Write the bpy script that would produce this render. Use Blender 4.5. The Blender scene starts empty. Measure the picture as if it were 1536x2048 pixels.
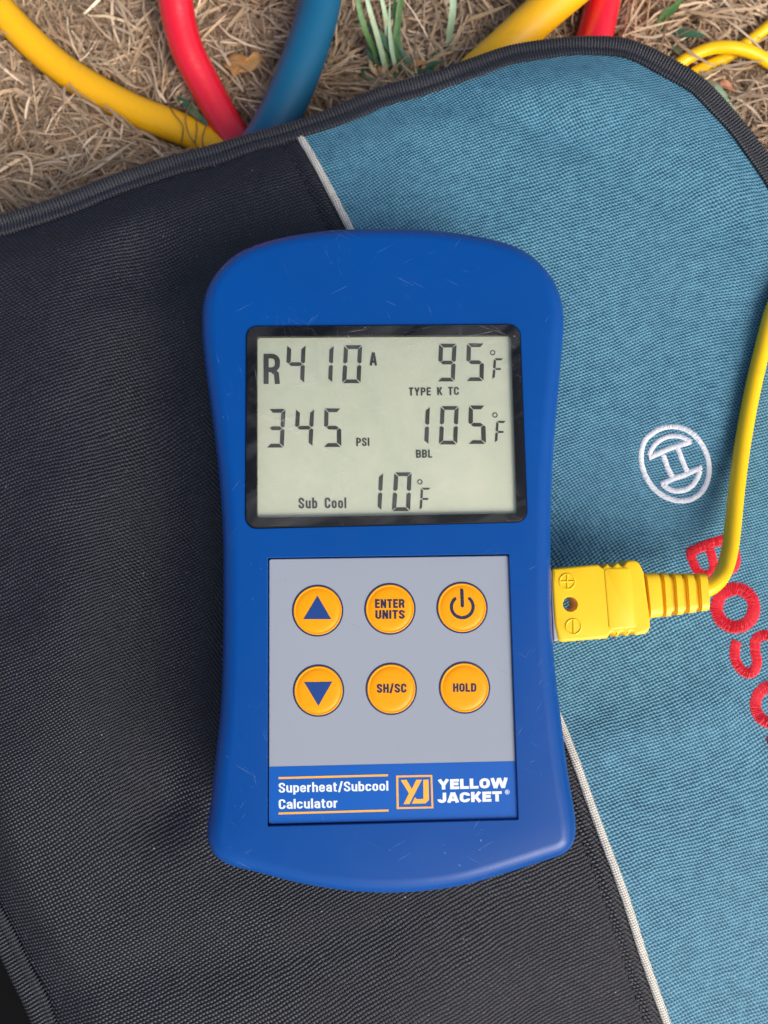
import bpy, bmesh, math, random
import numpy as np
from mathutils import Vector

random.seed(7)
rng = np.random.default_rng(7)
scene = bpy.context.scene
col = scene.collection

# ------------------------------------------------------------------ camera, sky, sun, exposure
FPX = 1538.0                                   # focal length in photo pixels (1536 x 2048)
TILT = math.radians(6.3)
FACE_Z = 0.028                                 # height of the meter's face above the bag
DIST = 0.165
CAM = Vector((0.0, -math.sin(TILT) * DIST, FACE_Z + math.cos(TILT) * DIST))
cd = bpy.data.cameras.new('camera')
cam = bpy.data.objects.new('camera', cd)
col.objects.link(cam)
cam.location = CAM
cam.rotation_euler = (TILT, 0, 0)
cd.sensor_fit = 'VERTICAL'
cd.sensor_height = 36.0
cd.lens = 36.0 * FPX / 2048.0
cd.clip_start = 0.005
cd.clip_end = 200.0
cd.dof.use_dof = True
cd.dof.focus_distance = DIST + 0.004
cd.dof.aperture_fstop = 19.0
scene.camera = cam

SUN_AZ = (0.62, -0.78)                         # towards the sun, low right of the frame
SUN_EL = math.radians(39)
world = bpy.data.worlds.new('World')
scene.world = world
world.use_nodes = True
wt = world.node_tree
bg = wt.nodes['Background']
sky = wt.nodes.new('ShaderNodeTexSky')
sky.sky_type = 'NISHITA'
sky.sun_disc = False
sky.sun_elevation = SUN_EL
sky.sun_rotation = math.atan2(SUN_AZ[0], SUN_AZ[1])
sky.air_density = 1.0
sky.dust_density = 5.0
sky.ozone_density = 0.6
wt.links.new(sky.outputs[0], bg.inputs[0])
bg.inputs[1].default_value = 0.085
sd = bpy.data.lights.new('sun', 'SUN')
sun = bpy.data.objects.new('sun', sd)
col.objects.link(sun)
sd.energy = 1.4
sd.angle = math.radians(36)
sd.color = (1.0, 0.985, 0.955)
sv = Vector((SUN_AZ[0] * math.cos(SUN_EL), SUN_AZ[1] * math.cos(SUN_EL), math.sin(SUN_EL)))
sun.rotation_euler = sv.to_track_quat('Z', 'Y').to_euler()
sun.location = (0.5, -0.6, 1.2)
scene.view_settings.view_transform = 'Standard'
scene.view_settings.look = 'None'
scene.view_settings.exposure = 0.86
scene.view_settings.gamma = 1.0
scene.view_settings.use_curve_mapping = False

# ------------------------------------------------------------------ helpers
CT, ST = math.cos(TILT), math.sin(TILT)

def P(px, py, z):
    """the point of the place at height z that the photo shows at pixel (px, py)"""
    x, y = (px - 768) / FPX, (1024 - py) / FPX
    d = Vector((x, y * CT + ST, y * ST - CT))
    t = (z - CAM.z) / d.z
    return CAM + d * t

def S(r, g, b):
    f = lambda c: (c / 255 / 12.92) if c / 255 <= 0.04045 else ((c / 255 + 0.055) / 1.055) ** 2.4
    return (f(r), f(g), f(b), 1.0)

def empty(name, label, cat, loc, group=None):
    o = bpy.data.objects.new(name, None)
    col.objects.link(o)
    o.empty_display_size = 0.01
    o.location = loc
    o['label'] = label
    o['category'] = cat
    if group:
        o['group'] = group
    return o

def root_loc(parent):
    loc = Vector((0, 0, 0))
    p = parent
    while p is not None:
        loc = loc + Vector(p.location)
        p = p.parent
    return loc

def link_mesh(name, me, m, parent=None, smooth=True, angle=None):
    if m is not None:
        me.materials.append(m)
    me.polygons.foreach_set('use_smooth', [smooth] * len(me.polygons))
    if smooth and angle is not None:
        me.set_sharp_from_angle(angle=math.radians(angle))
    me.update()
    o = bpy.data.objects.new(name, me)
    col.objects.link(o)
    if parent is not None:
        o.parent = parent
    return o

def mesh(name, vs, fs, m, parent=None, smooth=True, angle=None, flip=False):
    off = root_loc(parent)
    me = bpy.data.meshes.new(name)
    me.from_pydata([tuple(Vector(v) - off) for v in vs], [], [tuple(reversed(f)) if flip else tuple(f) for f in fs])
    return link_mesh(name, me, m, parent, smooth, angle)

def np_mesh(name, verts, quads, m, parent=None, smooth=True, uv=None, colors=None):
    off = np.array(root_loc(parent))
    verts = np.asarray(verts, dtype=np.float64) - off
    quads = np.asarray(quads, dtype=np.int32)
    k = quads.shape[1]
    me = bpy.data.meshes.new(name)
    me.vertices.add(len(verts))
    me.vertices.foreach_set('co', verts.astype(np.float32).ravel())
    me.loops.add(quads.size)
    me.loops.foreach_set('vertex_index', quads.ravel())
    me.polygons.add(len(quads))
    me.polygons.foreach_set('loop_start', np.arange(0, quads.size, k, dtype=np.int32))
    me.update(calc_edges=True)
    if uv is not None:
        l = me.uv_layers.new(name='UVMap')
        l.data.foreach_set('uv', uv[quads.ravel()].astype(np.float32).ravel())
    if colors is not None:
        a = me.color_attributes.new('tint', 'FLOAT_COLOR', 'POINT')
        a.data.foreach_set('color', colors.astype(np.float32).ravel())
    me.validate()
    return link_mesh(name, me, m, parent, smooth)

def catmull(pts, n=12, closed=False):
    pts = [Vector(p) for p in pts]
    N = len(pts)
    out = []
    segs = N if closed else N - 1
    for i in range(segs):
        if closed:
            a, b, c, d = pts[(i - 1) % N], pts[i], pts[(i + 1) % N], pts[(i + 2) % N]
        else:
            a = pts[i - 1] if i else pts[0] * 2 - pts[1]
            b, c = pts[i], pts[i + 1]
            d = pts[i + 2] if i + 2 < N else pts[-1] * 2 - pts[-2]
        t1 = max((b - a).length, 1e-7) ** 0.5
        t2 = max((c - b).length, 1e-7) ** 0.5
        t3 = max((d - c).length, 1e-7) ** 0.5
        m1 = ((b - a) / t1 - (c - a) / (t1 + t2) + (c - b) / t2) * t2
        m2 = ((c - b) / t2 - (d - b) / (t2 + t3) + (d - c) / t3) * t2
        for k in range(n):
            t = k / n
            out.append(b * (2 * t**3 - 3 * t**2 + 1) + m1 * (t**3 - 2 * t**2 + t) + c * (-2 * t**3 + 3 * t**2) + m2 * (t**3 - t**2))
    if not closed:
        out.append(pts[-1])
    return out

def resample(pts, step, closed=False):
    pts = [Vector(p) for p in pts]
    if closed:
        pts = pts + [pts[0]]
    L = [0.0]
    for a, b in zip(pts, pts[1:]):
        L.append(L[-1] + (b - a).length)
    n = max(2, int(round(L[-1] / step)))
    tg = np.linspace(0, L[-1], n + 1)
    if closed:
        tg = tg[:-1]
    A = np.array([tuple(p) for p in pts])
    return [Vector([float(np.interp(t, L, A[:, k])) for k in range(A.shape[1])]) for t in tg]

def tube(pts, r, seg=16, caps=True):
    """vertices, faces of a tube; r may be a number or a list"""
    n = len(pts)
    rs = r if isinstance(r, (list, tuple)) else [r] * n
    vs, fs = [], []
    up = Vector((0, 0, 1))
    t0 = (pts[1] - pts[0]).normalized()
    nrm = (up - t0 * up.dot(t0))
    if nrm.length < 1e-4:
        nrm = Vector((1, 0, 0))
    nrm.normalize()
    for i, p in enumerate(pts):
        t = (pts[min(i + 1, n - 1)] - pts[max(i - 1, 0)]).normalized()
        nrm = (nrm - t * nrm.dot(t)).normalized()
        bn = t.cross(nrm)
        for k in range(seg):
            a = 2 * math.pi * k / seg
            vs.append(p + (nrm * math.cos(a) + bn * math.sin(a)) * rs[i])
    for i in range(n - 1):
        for k in range(seg):
            k2 = (k + 1) % seg
            fs.append((i * seg + k, i * seg + k2, (i + 1) * seg + k2, (i + 1) * seg + k))
    if caps:
        fs.append(tuple(range(seg))[::-1])
        fs.append(tuple((n - 1) * seg + k for k in range(seg)))
    return vs, fs

def offset_loop(loop, d):
    """offset a closed loop inwards (loop runs clockwise or not: decided by area)"""
    n = len(loop)
    A = sum(loop[i].x * loop[(i + 1) % n].y - loop[(i + 1) % n].x * loop[i].y for i in range(n))
    s = 1 if A > 0 else -1
    out = []
    for i in range(n):
        t = (loop[(i + 1) % n] - loop[i - 1])
        nn = Vector((-t.y, t.x, 0)).normalized() * s
        out.append(loop[i] + nn * d)
    return out

def loft(rings, close_top=False, close_bottom=False):
    n = len(rings[0])
    vs = [v for r in rings for v in r]
    fs = []
    for j in range(len(rings) - 1):
        for i in range(n):
            k = (i + 1) % n
            fs.append((j * n + i, j * n + k, (j + 1) * n + k, (j + 1) * n + i))
    if close_top:
        fs.append(tuple((len(rings) - 1) * n + i for i in range(n)))
    if close_bottom:
        fs.append(tuple(range(n))[::-1])
    return vs, fs

def rounded_quad(c, r, n=8):
    """corner points (4 Vectors, in order) with rounded corners of radius r"""
    out = []
    for i in range(4):
        p, a, b = c[i], c[i - 1], c[(i + 1) % 4]
        u, v = (a - p).normalized(), (b - p).normalized()
        ctr = p + (u + v) * r
        s, e = p + u * r, p + v * r
        for k in range(n + 1):
            t = k / n * math.pi / 2
            out.append(ctr - v * r * math.cos(t) - u * r * math.sin(t) if False else
                       ctr + (s - ctr) * math.cos(t) + (e - ctr) * math.sin(t))
    return out

def at_z(loop, z):
    return [Vector((v.x, v.y, z)) for v in loop]

def ccw(loop):
    n = len(loop)
    A = sum(loop[i].x * loop[(i + 1) % n].y - loop[(i + 1) % n].x * loop[i].y for i in range(n))
    return loop if A > 0 else loop[::-1]

# ------------------------------------------------------------------ material kit
class M:
    def __init__(s, name):
        s.m = bpy.data.materials.new(name)
        s.m.use_nodes = True
        s.t = s.m.node_tree
        s.b = s.t.nodes['Principled BSDF']
        s.tc = s.t.nodes.new('ShaderNodeTexCoord')
    def node(s, kind, **kw):
        n = s.t.nodes.new(kind)
        for k, v in kw.items():
            setattr(n, k, v)
        return n
    def link(s, a, b):
        s.t.links.new(a, b)
    def math(s, op, a, b=None, clamp=False):
        n = s.node('ShaderNodeMath', operation=op, use_clamp=clamp)
        for i, v in enumerate((a, b)):
            if v is None:
                continue
            if isinstance(v, (int, float)):
                n.inputs[i].default_value = v
            else:
                s.link(v, n.inputs[i])
        return n.outputs[0]
    def mapping(s, scale=(1, 1, 1), rot=0.0, src='Object'):
        n = s.node('ShaderNodeMapping')
        n.inputs['Scale'].default_value = scale
        n.inputs['Rotation'].default_value = (0, 0, rot)
        s.link(s.tc.outputs[src], n.inputs[0])
        return n.outputs[0]
    def noise(s, scale, detail=3, rough=0.55, vec=None, dist=0.0):
        n = s.node('ShaderNodeTexNoise')
        n.inputs['Scale'].default_value = scale
        n.inputs['Detail'].default_value = detail
        n.inputs['Roughness'].default_value = rough
        n.inputs['Distortion'].default_value = dist
        s.link(vec if vec is not None else s.tc.outputs['Object'], n.inputs['Vector'])
        return n.outputs['Fac'], n.outputs['Color']
    def ramp(s, f, stops):
        n = s.node('ShaderNodeValToRGB')
        e = n.color_ramp.elements
        while len(e) > 1:
            e.remove(e[-1])
        e[0].position, e[0].color = stops[0]
        for p, c in stops[1:]:
            x = e.new(p)
            x.color = c
        s.link(f, n.inputs[0])
        return n.outputs[0]
    def mix(s, f, a, b):
        n = s.node('ShaderNodeMix', data_type='RGBA')
        for sock, v in ((n.inputs[0], f), (n.inputs[6], a), (n.inputs[7], b)):
            if isinstance(v, (int, float, tuple)):
                sock.default_value = v
            else:
                s.link(v, sock)
        return n.outputs[2]
    def color(s, v):
        if isinstance(v, tuple):
            s.b.inputs['Base Color'].default_value = v
        else:
            s.link(v, s.b.inputs['Base Color'])
    def rough(s, v):
        if isinstance(v, (int, float)):
            s.b.inputs['Roughness'].default_value = v
        else:
            s.link(v, s.b.inputs['Roughness'])
    def bump(s, h, dist, strength=1.0, prev=None):
        n = s.node('ShaderNodeBump')
        n.inputs['Strength'].default_value = strength
        n.inputs['Distance'].default_value = dist
        s.link(h, n.inputs['Height'])
        if prev is not None:
            s.link(prev, n.inputs['Normal'])
        s.link(n.outputs[0], s.b.inputs['Normal'])
        return n.outputs[0]
    def set(s, **kw):
        for k, v in kw.items():
            s.b.inputs[k.replace('_', ' ')].default_value = v
        return s

BW = ((0, (0, 0, 0, 1)), (1, (1, 1, 1, 1)))

def weave_mat(name, c1, c2, gap, pitch=(0.00066, 0.00051), rot=0.3, rough=0.6, depth=0.00030, sheen=0.0, spec=0.4):
    """woven polyester: threads over and under, slightly wavy rows, thread colour varies"""
    k = M(name)
    _, nc = k.noise(7.0, 2)
    sep = k.node('ShaderNodeVectorMath', operation='SUBTRACT')
    k.link(nc, sep.inputs[0]); sep.inputs[1].default_value = (0.5, 0.5, 0.5)
    _, nc2 = k.noise(120.0, 2)
    sep2 = k.node('ShaderNodeVectorMath', operation='SUBTRACT')
    k.link(nc2, sep2.inputs[0]); sep2.inputs[1].default_value = (0.5, 0.5, 0.5)
    sc = k.node('ShaderNodeVectorMath', operation='SCALE'); k.link(sep.outputs[0], sc.inputs[0]); sc.inputs['Scale'].default_value = 0.030
    sc2 = k.node('ShaderNodeVectorMath', operation='SCALE'); k.link(sep2.outputs[0], sc2.inputs[0]); sc2.inputs['Scale'].default_value = 0.0008
    ad = k.node('ShaderNodeVectorMath', operation='ADD'); k.link(k.tc.outputs['Object'], ad.inputs[0]); k.link(sc.outputs[0], ad.inputs[1])
    _, nc3 = k.noise(420.0, 1)
    sep3 = k.node('ShaderNodeVectorMath', operation='SUBTRACT'); k.link(nc3, sep3.inputs[0]); sep3.inputs[1].default_value = (0.5, 0.5, 0.5)
    sc3 = k.node('ShaderNodeVectorMath', operation='SCALE'); k.link(sep3.outputs[0], sc3.inputs[0]); sc3.inputs['Scale'].default_value = 0.00045
    ad1 = k.node('ShaderNodeVectorMath', operation='ADD'); k.link(ad.outputs[0], ad1.inputs[0]); k.link(sc3.outputs[0], ad1.inputs[1])
    ad2 = k.node('ShaderNodeVectorMath', operation='ADD'); k.link(ad1.outputs[0], ad2.inputs[0]); k.link(sc2.outputs[0], ad2.inputs[1])
    mp = k.node('ShaderNodeMapping'); mp.inputs['Rotation'].default_value = (0, 0, rot)
    mp.inputs['Scale'].default_value = (math.pi / pitch[0], math.pi / pitch[1], 1)
    mp.vector_type = 'POINT'
    rt = k.node('ShaderNodeVectorRotate'); rt.rotation_type = 'Z_AXIS'; rt.inputs['Angle'].default_value = rot
    k.link(ad2.outputs[0], rt.inputs[0])
    mp.inputs['Rotation'].default_value = (0, 0, 0)
    k.link(rt.outputs[0], mp.inputs[0])
    sx = k.node('ShaderNodeSeparateXYZ'); k.link(mp.outputs[0], sx.inputs[0])
    a = k.math('SINE', sx.outputs[0]); b = k.math('SINE', sx.outputs[1])
    prod = k.math('MULTIPLY', a, b)
    chk = k.math('ADD', k.math('MULTIPLY', prod, 0.5), 0.5)
    ribs = k.math('ABSOLUTE', b)
    h0 = k.math('ADD', k.math('MULTIPLY', chk, 0.88), k.math('MULTIPLY', ribs, 0.12))
    wob, _ = k.noise(380.0, 2)
    h = k.math('ADD', h0, k.math('MULTIPLY', k.math('SUBTRACT', wob, 0.5), 0.45))
    k.bump(h, depth, 1.0)
    nf, _ = k.noise(900.0, 2)
    big, _ = k.noise(22.0, 3)
    thread = k.mix(nf, c1, c2)
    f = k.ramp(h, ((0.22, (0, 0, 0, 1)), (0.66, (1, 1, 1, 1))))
    cc = k.mix(f, gap, thread)  # shade in the gaps between threads is painted into the colour
    dust = k.ramp(k.noise(1300.0, 1)[0], ((0.78, (0, 0, 0, 1)), (0.82, (1, 1, 1, 1))))
    cc = k.mix(k.math('MULTIPLY', dust, 0.5), cc, (0.5, 0.5, 0.5, 1))
    k.color(cc)
    k.rough(k.math('ADD', k.math('MULTIPLY', big, 0.15), rough - 0.07))
    k.set(Specular_IOR_Level=spec, Sheen_Weight=sheen)
    return k.m

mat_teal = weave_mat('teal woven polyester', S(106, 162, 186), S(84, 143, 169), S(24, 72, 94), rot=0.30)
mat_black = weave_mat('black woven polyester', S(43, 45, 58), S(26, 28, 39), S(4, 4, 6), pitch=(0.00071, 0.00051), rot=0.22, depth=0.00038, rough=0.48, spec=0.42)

def plain(name, c, rough, spec=0.5, bump=None, vary=0.0, **kw):
    k = M(name)
    if vary:
        f, _ = k.noise(60.0, 4)
        c2 = tuple(x * (1 - vary) for x in c[:3]) + (1,)
        k.color(k.mix(f, c, c2))
    else:
        k.color(c)
    k.rough(rough)
    k.b.inputs['Specular IOR Level'].default_value = spec
    if bump:
        f, _ = k.noise(bump[0], 3)
        k.bump(f, bump[1], 1.0)
    for a, b in kw.items():
        k.b.inputs[a.replace('_', ' ')].default_value = b
    return k.m

def scratched(name, base, dark, scratch, rough=0.36, amount=1.0, grain=(2600.0, 0.000012)):
    """moulded plastic with a fine grain, hair scratches in several directions, scuffs and specks"""
    k = M(name)
    big, _ = k.noise(30.0, 4)
    c = k.mix(big, base, dark)
    tot = None
    for i, (ang, sc, seed) in enumerate(((0.5, 24, 0.0), (1.25, 30, 3.1), (-0.5, 20, 7.7), (2.2, 26, 11.3))):
        mp = k.node('ShaderNodeMapping')
        mp.inputs['Scale'].default_value = (sc * 5.0, sc * 170, 20)
        mp.inputs['Location'].default_value = (seed, seed, 0)
        vr = k.node('ShaderNodeVectorRotate'); vr.rotation_type = 'Z_AXIS'; vr.inputs['Angle'].default_value = ang
        k.link(k.tc.outputs['Object'], vr.inputs[0]); k.link(vr.outputs[0], mp.inputs[0])
        v = k.node('ShaderNodeTexNoise'); v.inputs['Scale'].default_value = 1.0; v.inputs['Detail'].default_value = 1.5
        k.link(mp.outputs[0], v.inputs['Vector'])
        g, _ = k.noise(75.0 + 9 * i, 1)
        line = k.ramp(v.outputs['Fac'], ((0.72, (0, 0, 0, 1)), (0.77, (1, 1, 1, 1))))
        gate = k.ramp(g, ((0.56, (0, 0, 0, 1)), (0.66, (1, 1, 1, 1))))
        x = k.math('MULTIPLY', line, gate)
        tot = x if tot is None else k.math('MAXIMUM', tot, x)
    speck = k.ramp(k.noise(1200.0, 1)[0], ((0.76, (0, 0, 0, 1)), (0.80, (1, 1, 1, 1))))
    gate2 = k.ramp(k.noise(40.0, 2)[0], ((0.5, (0, 0, 0, 1)), (0.6, (1, 1, 1, 1))))
    tot = k.math('MAXIMUM', tot, k.math('MULTIPLY', speck, gate2))
    k.color(k.mix(k.math('MULTIPLY', tot, 0.42 * amount), c, scratch))
    gr, _ = k.noise(grain[0], 2)
    hh = k.math('ADD', gr, k.math('MULTIPLY', tot, -1.2))
    k.bump(hh, grain[1], 1.0)
    k.b.inputs['Specular IOR Level'].default_value = 0.32
    smudge, _ = k.noise(55.0, 5, 0.65)
    k.rough(k.math('ADD', k.math('MULTIPLY', smudge, 0.22), rough - 0.1))
    return k.m

mat_blue = scratched('blue moulded plastic', S(0, 74, 152), S(0, 66, 139), S(120, 155, 205), rough=0.31, amount=0.9)
mat_grey_panel = scratched('grey keypad film', S(154, 160, 172), S(147, 154, 167), S(110, 115, 125), rough=0.42, amount=0.7, grain=(3200.0, 0.000008))
mat_band = scratched('blue printed band', S(4, 92, 182), S(3, 84, 170), S(130, 170, 215), rough=0.40, amount=0.7, grain=(3200.0, 0.000008))
mat_bezel = scratched('black window border', S(22, 22, 24), S(14, 14, 16), S(120, 120, 120), rough=0.25, amount=0.6, grain=(2000.0, 0.000003))
mat_gap = plain('dark seam', S(8, 14, 30), 0.7)
mat_orange = plain('orange button film', S(252, 160, 2), 0.38, spec=0.3, bump=(2500.0, 0.000006), vary=0.04)
mat_ring = plain('navy print', S(14, 44, 84), 0.45)
mat_navy_print = plain('navy lettering', S(18, 36, 66), 0.45)
mat_blue_print = plain('blue arrow print', S(12, 60, 128), 0.45)
mat_white_print = plain('white lettering', S(226, 234, 240), 0.45)
mat_gold_print = plain('orange printed line', S(250, 176, 60), 0.45)
mat_segment = plain('display ink', S(64, 66, 62), 0.5)
mat_pin = plain('brass blade', S(190, 170, 120), 0.3, Metallic=1.0)
mat_port = plain('pale port rim', S(170, 175, 185), 0.5)

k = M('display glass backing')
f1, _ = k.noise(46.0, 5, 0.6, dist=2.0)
k.color(k.mix(f1, S(220, 221, 196), S(188, 200, 176)))  # cloudy window reflection painted into the backing colour
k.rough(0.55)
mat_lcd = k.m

k = M('clear window')
nt = k.t
tr = k.node('ShaderNodeBsdfTransparent')
gl = k.node('ShaderNodeBsdfGlossy'); gl.inputs['Roughness'].default_value = 0.12
df = k.node('ShaderNodeBsdfDiffuse'); df.inputs['Color'].default_value = (0.75, 0.75, 0.75, 1)
fr = k.node('ShaderNodeFresnel'); fr.inputs[0].default_value = 1.49
mx = k.node('ShaderNodeMixShader'); k.link(k.math('MULTIPLY', fr.outputs[0], 0.45), mx.inputs[0]); k.link(tr.outputs[0], mx.inputs[1]); k.link(gl.outputs[0], mx.inputs[2])
tot = None
for i, (ang, sx_, seed) in enumerate(((0.35, 26, 1.0), (-0.2, 18, 5.0), (1.4, 30, 9.0), (0.6, 20, 14.0))):
    mp = k.node('ShaderNodeMapping')
    mp.inputs['Scale'].default_value = (sx_ * 5, sx_ * 150, 20); mp.inputs['Location'].default_value = (seed, seed, 0)
    vr = k.node('ShaderNodeVectorRotate'); vr.rotation_type = 'Z_AXIS'; vr.inputs['Angle'].default_value = ang
    k.link(k.tc.outputs['Object'], vr.inputs[0]); k.link(vr.outputs[0], mp.inputs[0])
    v = k.node('ShaderNodeTexNoise'); v.inputs['Scale'].default_value = 1.0; v.inputs['Detail'].default_value = 2
    k.link(mp.outputs[0], v.inputs['Vector'])
    g, _ = k.noise(60.0 + 9 * i, 1)
    x = k.math('MULTIPLY', k.ramp(v.outputs['Fac'], ((0.69, (0, 0, 0, 1)), (0.75, (1, 1, 1, 1)))), k.ramp(g, ((0.5, (0, 0, 0, 1)), (0.62, (1, 1, 1, 1)))))
    tot = x if tot is None else k.math('MAXIMUM', tot, x)
mp = k.node('ShaderNodeMapping'); mp.inputs['Scale'].default_value = (26, 70, 20)
vr = k.node('ShaderNodeVectorRotate'); vr.rotation_type = 'Z_AXIS'; vr.inputs['Angle'].default_value = -0.45
k.link(k.tc.outputs['Object'], vr.inputs[0]); k.link(vr.outputs[0], mp.inputs[0])
sm = k.node('ShaderNodeTexNoise'); sm.inputs['Scale'].default_value = 1.6; sm.inputs['Detail'].default_value = 6; sm.inputs['Roughness'].default_value = 0.62; sm.inputs['Distortion'].default_value = 0.6
k.link(mp.outputs[0], sm.inputs['Vector'])
haze = k.ramp(sm.outputs['Fac'], ((0.44, (0.0, 0.0, 0.0, 1)), (0.68, (1, 1, 1, 1))))  # smudges and streaky reflections, both painted as pale diffuse haze
speck = k.ramp(k.noise(1000.0, 1)[0], ((0.79, (0, 0, 0, 1)), (0.83, (1, 1, 1, 1))))
fac = k.math('ADD', k.math('MULTIPLY', k.math('MAXIMUM', tot, speck), 0.30), k.math('MULTIPLY', haze, 0.05), clamp=True)
mx2 = k.node('ShaderNodeMixShader'); k.link(fac, mx2.inputs[0]); k.link(mx.outputs[0], mx2.inputs[1]); k.link(df.outputs[0], mx2.inputs[2])
k.link(mx2.outputs[0], k.t.nodes['Material Output'].inputs['Surface'])
mat_lens = k.m

def rubber(name, c, c2, rough, bumpd=0.00004, coat=0.0, dirt=0.25):
    k = M(name)
    f, _ = k.noise(45.0, 4)
    d = k.ramp(k.noise(160.0, 4, 0.7)[0], ((0.62, (0, 0, 0, 1)), (0.75, (1, 1, 1, 1))))
    k.color(k.mix(k.math('MULTIPLY', d, dirt), k.mix(f, c, c2), S(120, 90, 60)))
    k.rough(rough)
    g, _ = k.noise(700.0, 3)
    k.bump(g, bumpd, 1.0)
    k.set(Coat_Weight=coat, Coat_Roughness=0.25)
    return k.m

mat_hose_yellow = rubber('yellow hose rubber', S(250, 190, 10), S(240, 172, 12), 0.45, dirt=0.22)
mat_hose_red = rubber('red hose rubber', S(228, 16, 46), S(208, 12, 38), 0.30, 0.00010, coat=0.6, dirt=0.08)
mat_hose_blue = rubber('blue hose rubber', S(6, 94, 132), S(5, 80, 116), 0.48, dirt=0.05)
mat_cable = rubber('yellow cable sheath', S(252, 208, 6), S(244, 192, 4), 0.36, 0.00001, dirt=0.18)
mat_plug = rubber('yellow plug plastic', S(252, 206, 20), S(246, 192, 16), 0.40, 0.00001, dirt=0.12)
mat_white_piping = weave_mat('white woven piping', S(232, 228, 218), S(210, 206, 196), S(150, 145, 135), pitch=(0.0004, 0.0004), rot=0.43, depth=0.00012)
mat_stitch_white = plain('white embroidery thread', S(228, 230, 236), 0.45, Sheen_Weight=0.2, vary=0.1)
mat_stitch_red = plain('red embroidery thread', S(222, 8, 44), 0.42, Sheen_Weight=0.2, vary=0.12)
mat_shade_sheet = plain('near-black shade sheet', S(9, 9, 11), 0.8, spec=0.1)  # near-black colour stands in for deep shade below the bag edge
mat_thread_black = plain('black sewing thread', S(14, 14, 16), 0.5)

k = M('ribbed black binding tape')
mp = k.mapping((1, 1, 1), src='UV')
sx = k.node('ShaderNodeSeparateXYZ'); k.link(mp, sx.inputs[0])
u = k.math('SINE', k.math('MULTIPLY', sx.outputs[0], 2 * math.pi / 0.00043))
v = k.math('SINE', k.math('MULTIPLY', sx.outputs[1], 2 * math.pi / 0.00055))
h = k.math('ADD', k.math('MULTIPLY', k.math('MULTIPLY', u, v), 0.5), 0.5)
f, _ = k.noise(500.0, 3)
rb = k.ramp(k.math('ADD', k.math('MULTIPLY', k.math('SINE', k.math('MULTIPLY', sx.outputs[0], 2 * math.pi / 0.00086)), 0.5), 0.5), ((0.1, (0, 0, 0, 1)), (0.6, (1, 1, 1, 1))))
k.color(k.mix(rb, S(20, 20, 25), k.mix(f, S(62, 64, 74), S(38, 40, 48))))  # shade in the grooves between ribs painted into the tape colour
k.bump(h, 0.00014, 1.0)
k.rough(0.5)
k.set(Specular_IOR_Level=0.6)
mat_binding = k.m

k = M('dry thatch strand')
at = k.node('ShaderNodeAttribute', attribute_name='tint')
f, _ = k.noise(300.0, 3)
k.color(k.mix(k.math('MULTIPLY', f, 0.35), at.outputs['Color'], (0.10, 0.065, 0.04, 1)))
k.rough(0.55)
k.set(Specular_IOR_Level=0.35)
mat_strand = k.m

k = M('matted thatch soil')
f, _ = k.noise(160.0, 8, 0.7, dist=1.0)
k.color(k.ramp(f, ((0.3, (0.05, 0.034, 0.022, 1)), (0.5, (0.19, 0.135, 0.085, 1)), (0.7, (0.40, 0.30, 0.20, 1)))))
k.rough(0.9)
k.bump(f, 0.004, 1.0)
mat_ground = k.m

def leafmat(name, a, b, rough=0.5):
    k = M(name)
    mp = k.mapping((600, 600, 60))
    n = k.node('ShaderNodeTexNoise'); n.inputs['Scale'].default_value = 1.0; k.link(mp, n.inputs['Vector'])
    big, _ = k.noise(110.0, 3)
    brown = k.ramp(big, ((0.50, (0, 0, 0, 1)), (0.66, (1, 1, 1, 1))))
    k.color(k.mix(k.math('MULTIPLY', brown, 0.55), k.mix(n.outputs['Fac'], a, b), S(150, 132, 88)))
    k.bump(n.outputs['Fac'], 0.0002, 1.0)
    k.rough(rough)
    k.set(Transmission_Weight=0.0, Subsurface_Weight=0.0)
    return k.m

mat_leaf_green = leafmat('green grass blade', S(62, 108, 56), S(92, 136, 76))
mat_leaf_dark = leafmat('dark green grass blade', S(44, 84, 62), S(66, 106, 76))
mat_leaf_pale = leafmat('pale green grass blade', S(146, 178, 140), S(178, 200, 168))
mat_leaf_tan = leafmat('tan dry leaf', S(196, 148, 88), S(170, 122, 70))
mat_leaf_orange = leafmat('orange dry leaf', S(196, 134, 98), S(170, 112, 80))
mat_brown_stem = leafmat('brown stem', S(150, 122, 84), S(110, 88, 60))
mat_straw = leafmat('pale straw', S(206, 178, 134), S(176, 142, 98))

# ------------------------------------------------------------------ ground
GZ = -0.045
n = 60
gx = np.sinh(np.linspace(-4.2, 4.2, n)) * 0.6
X, Y = np.meshgrid(gx, gx, indexing='ij')
Z = GZ - 0.001 + 0.0012 * np.sin(X * 60) * np.cos(Y * 47)
Z += 0.03 * np.sin(X * 0.7 + 1) * np.cos(Y * 0.5) * (np.hypot(X, Y) > 1.0)
V = np.stack([X, Y, Z], -1).reshape(-1, 3)
idx = np.arange(n * n).reshape(n, n)
Q = np.stack([idx[:-1, :-1], idx[1:, :-1], idx[1:, 1:], idx[:-1, 1:]], -1).reshape(-1, 4)
g = np_mesh('ground', V, Q, mat_ground)
g['kind'] = 'structure'

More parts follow.
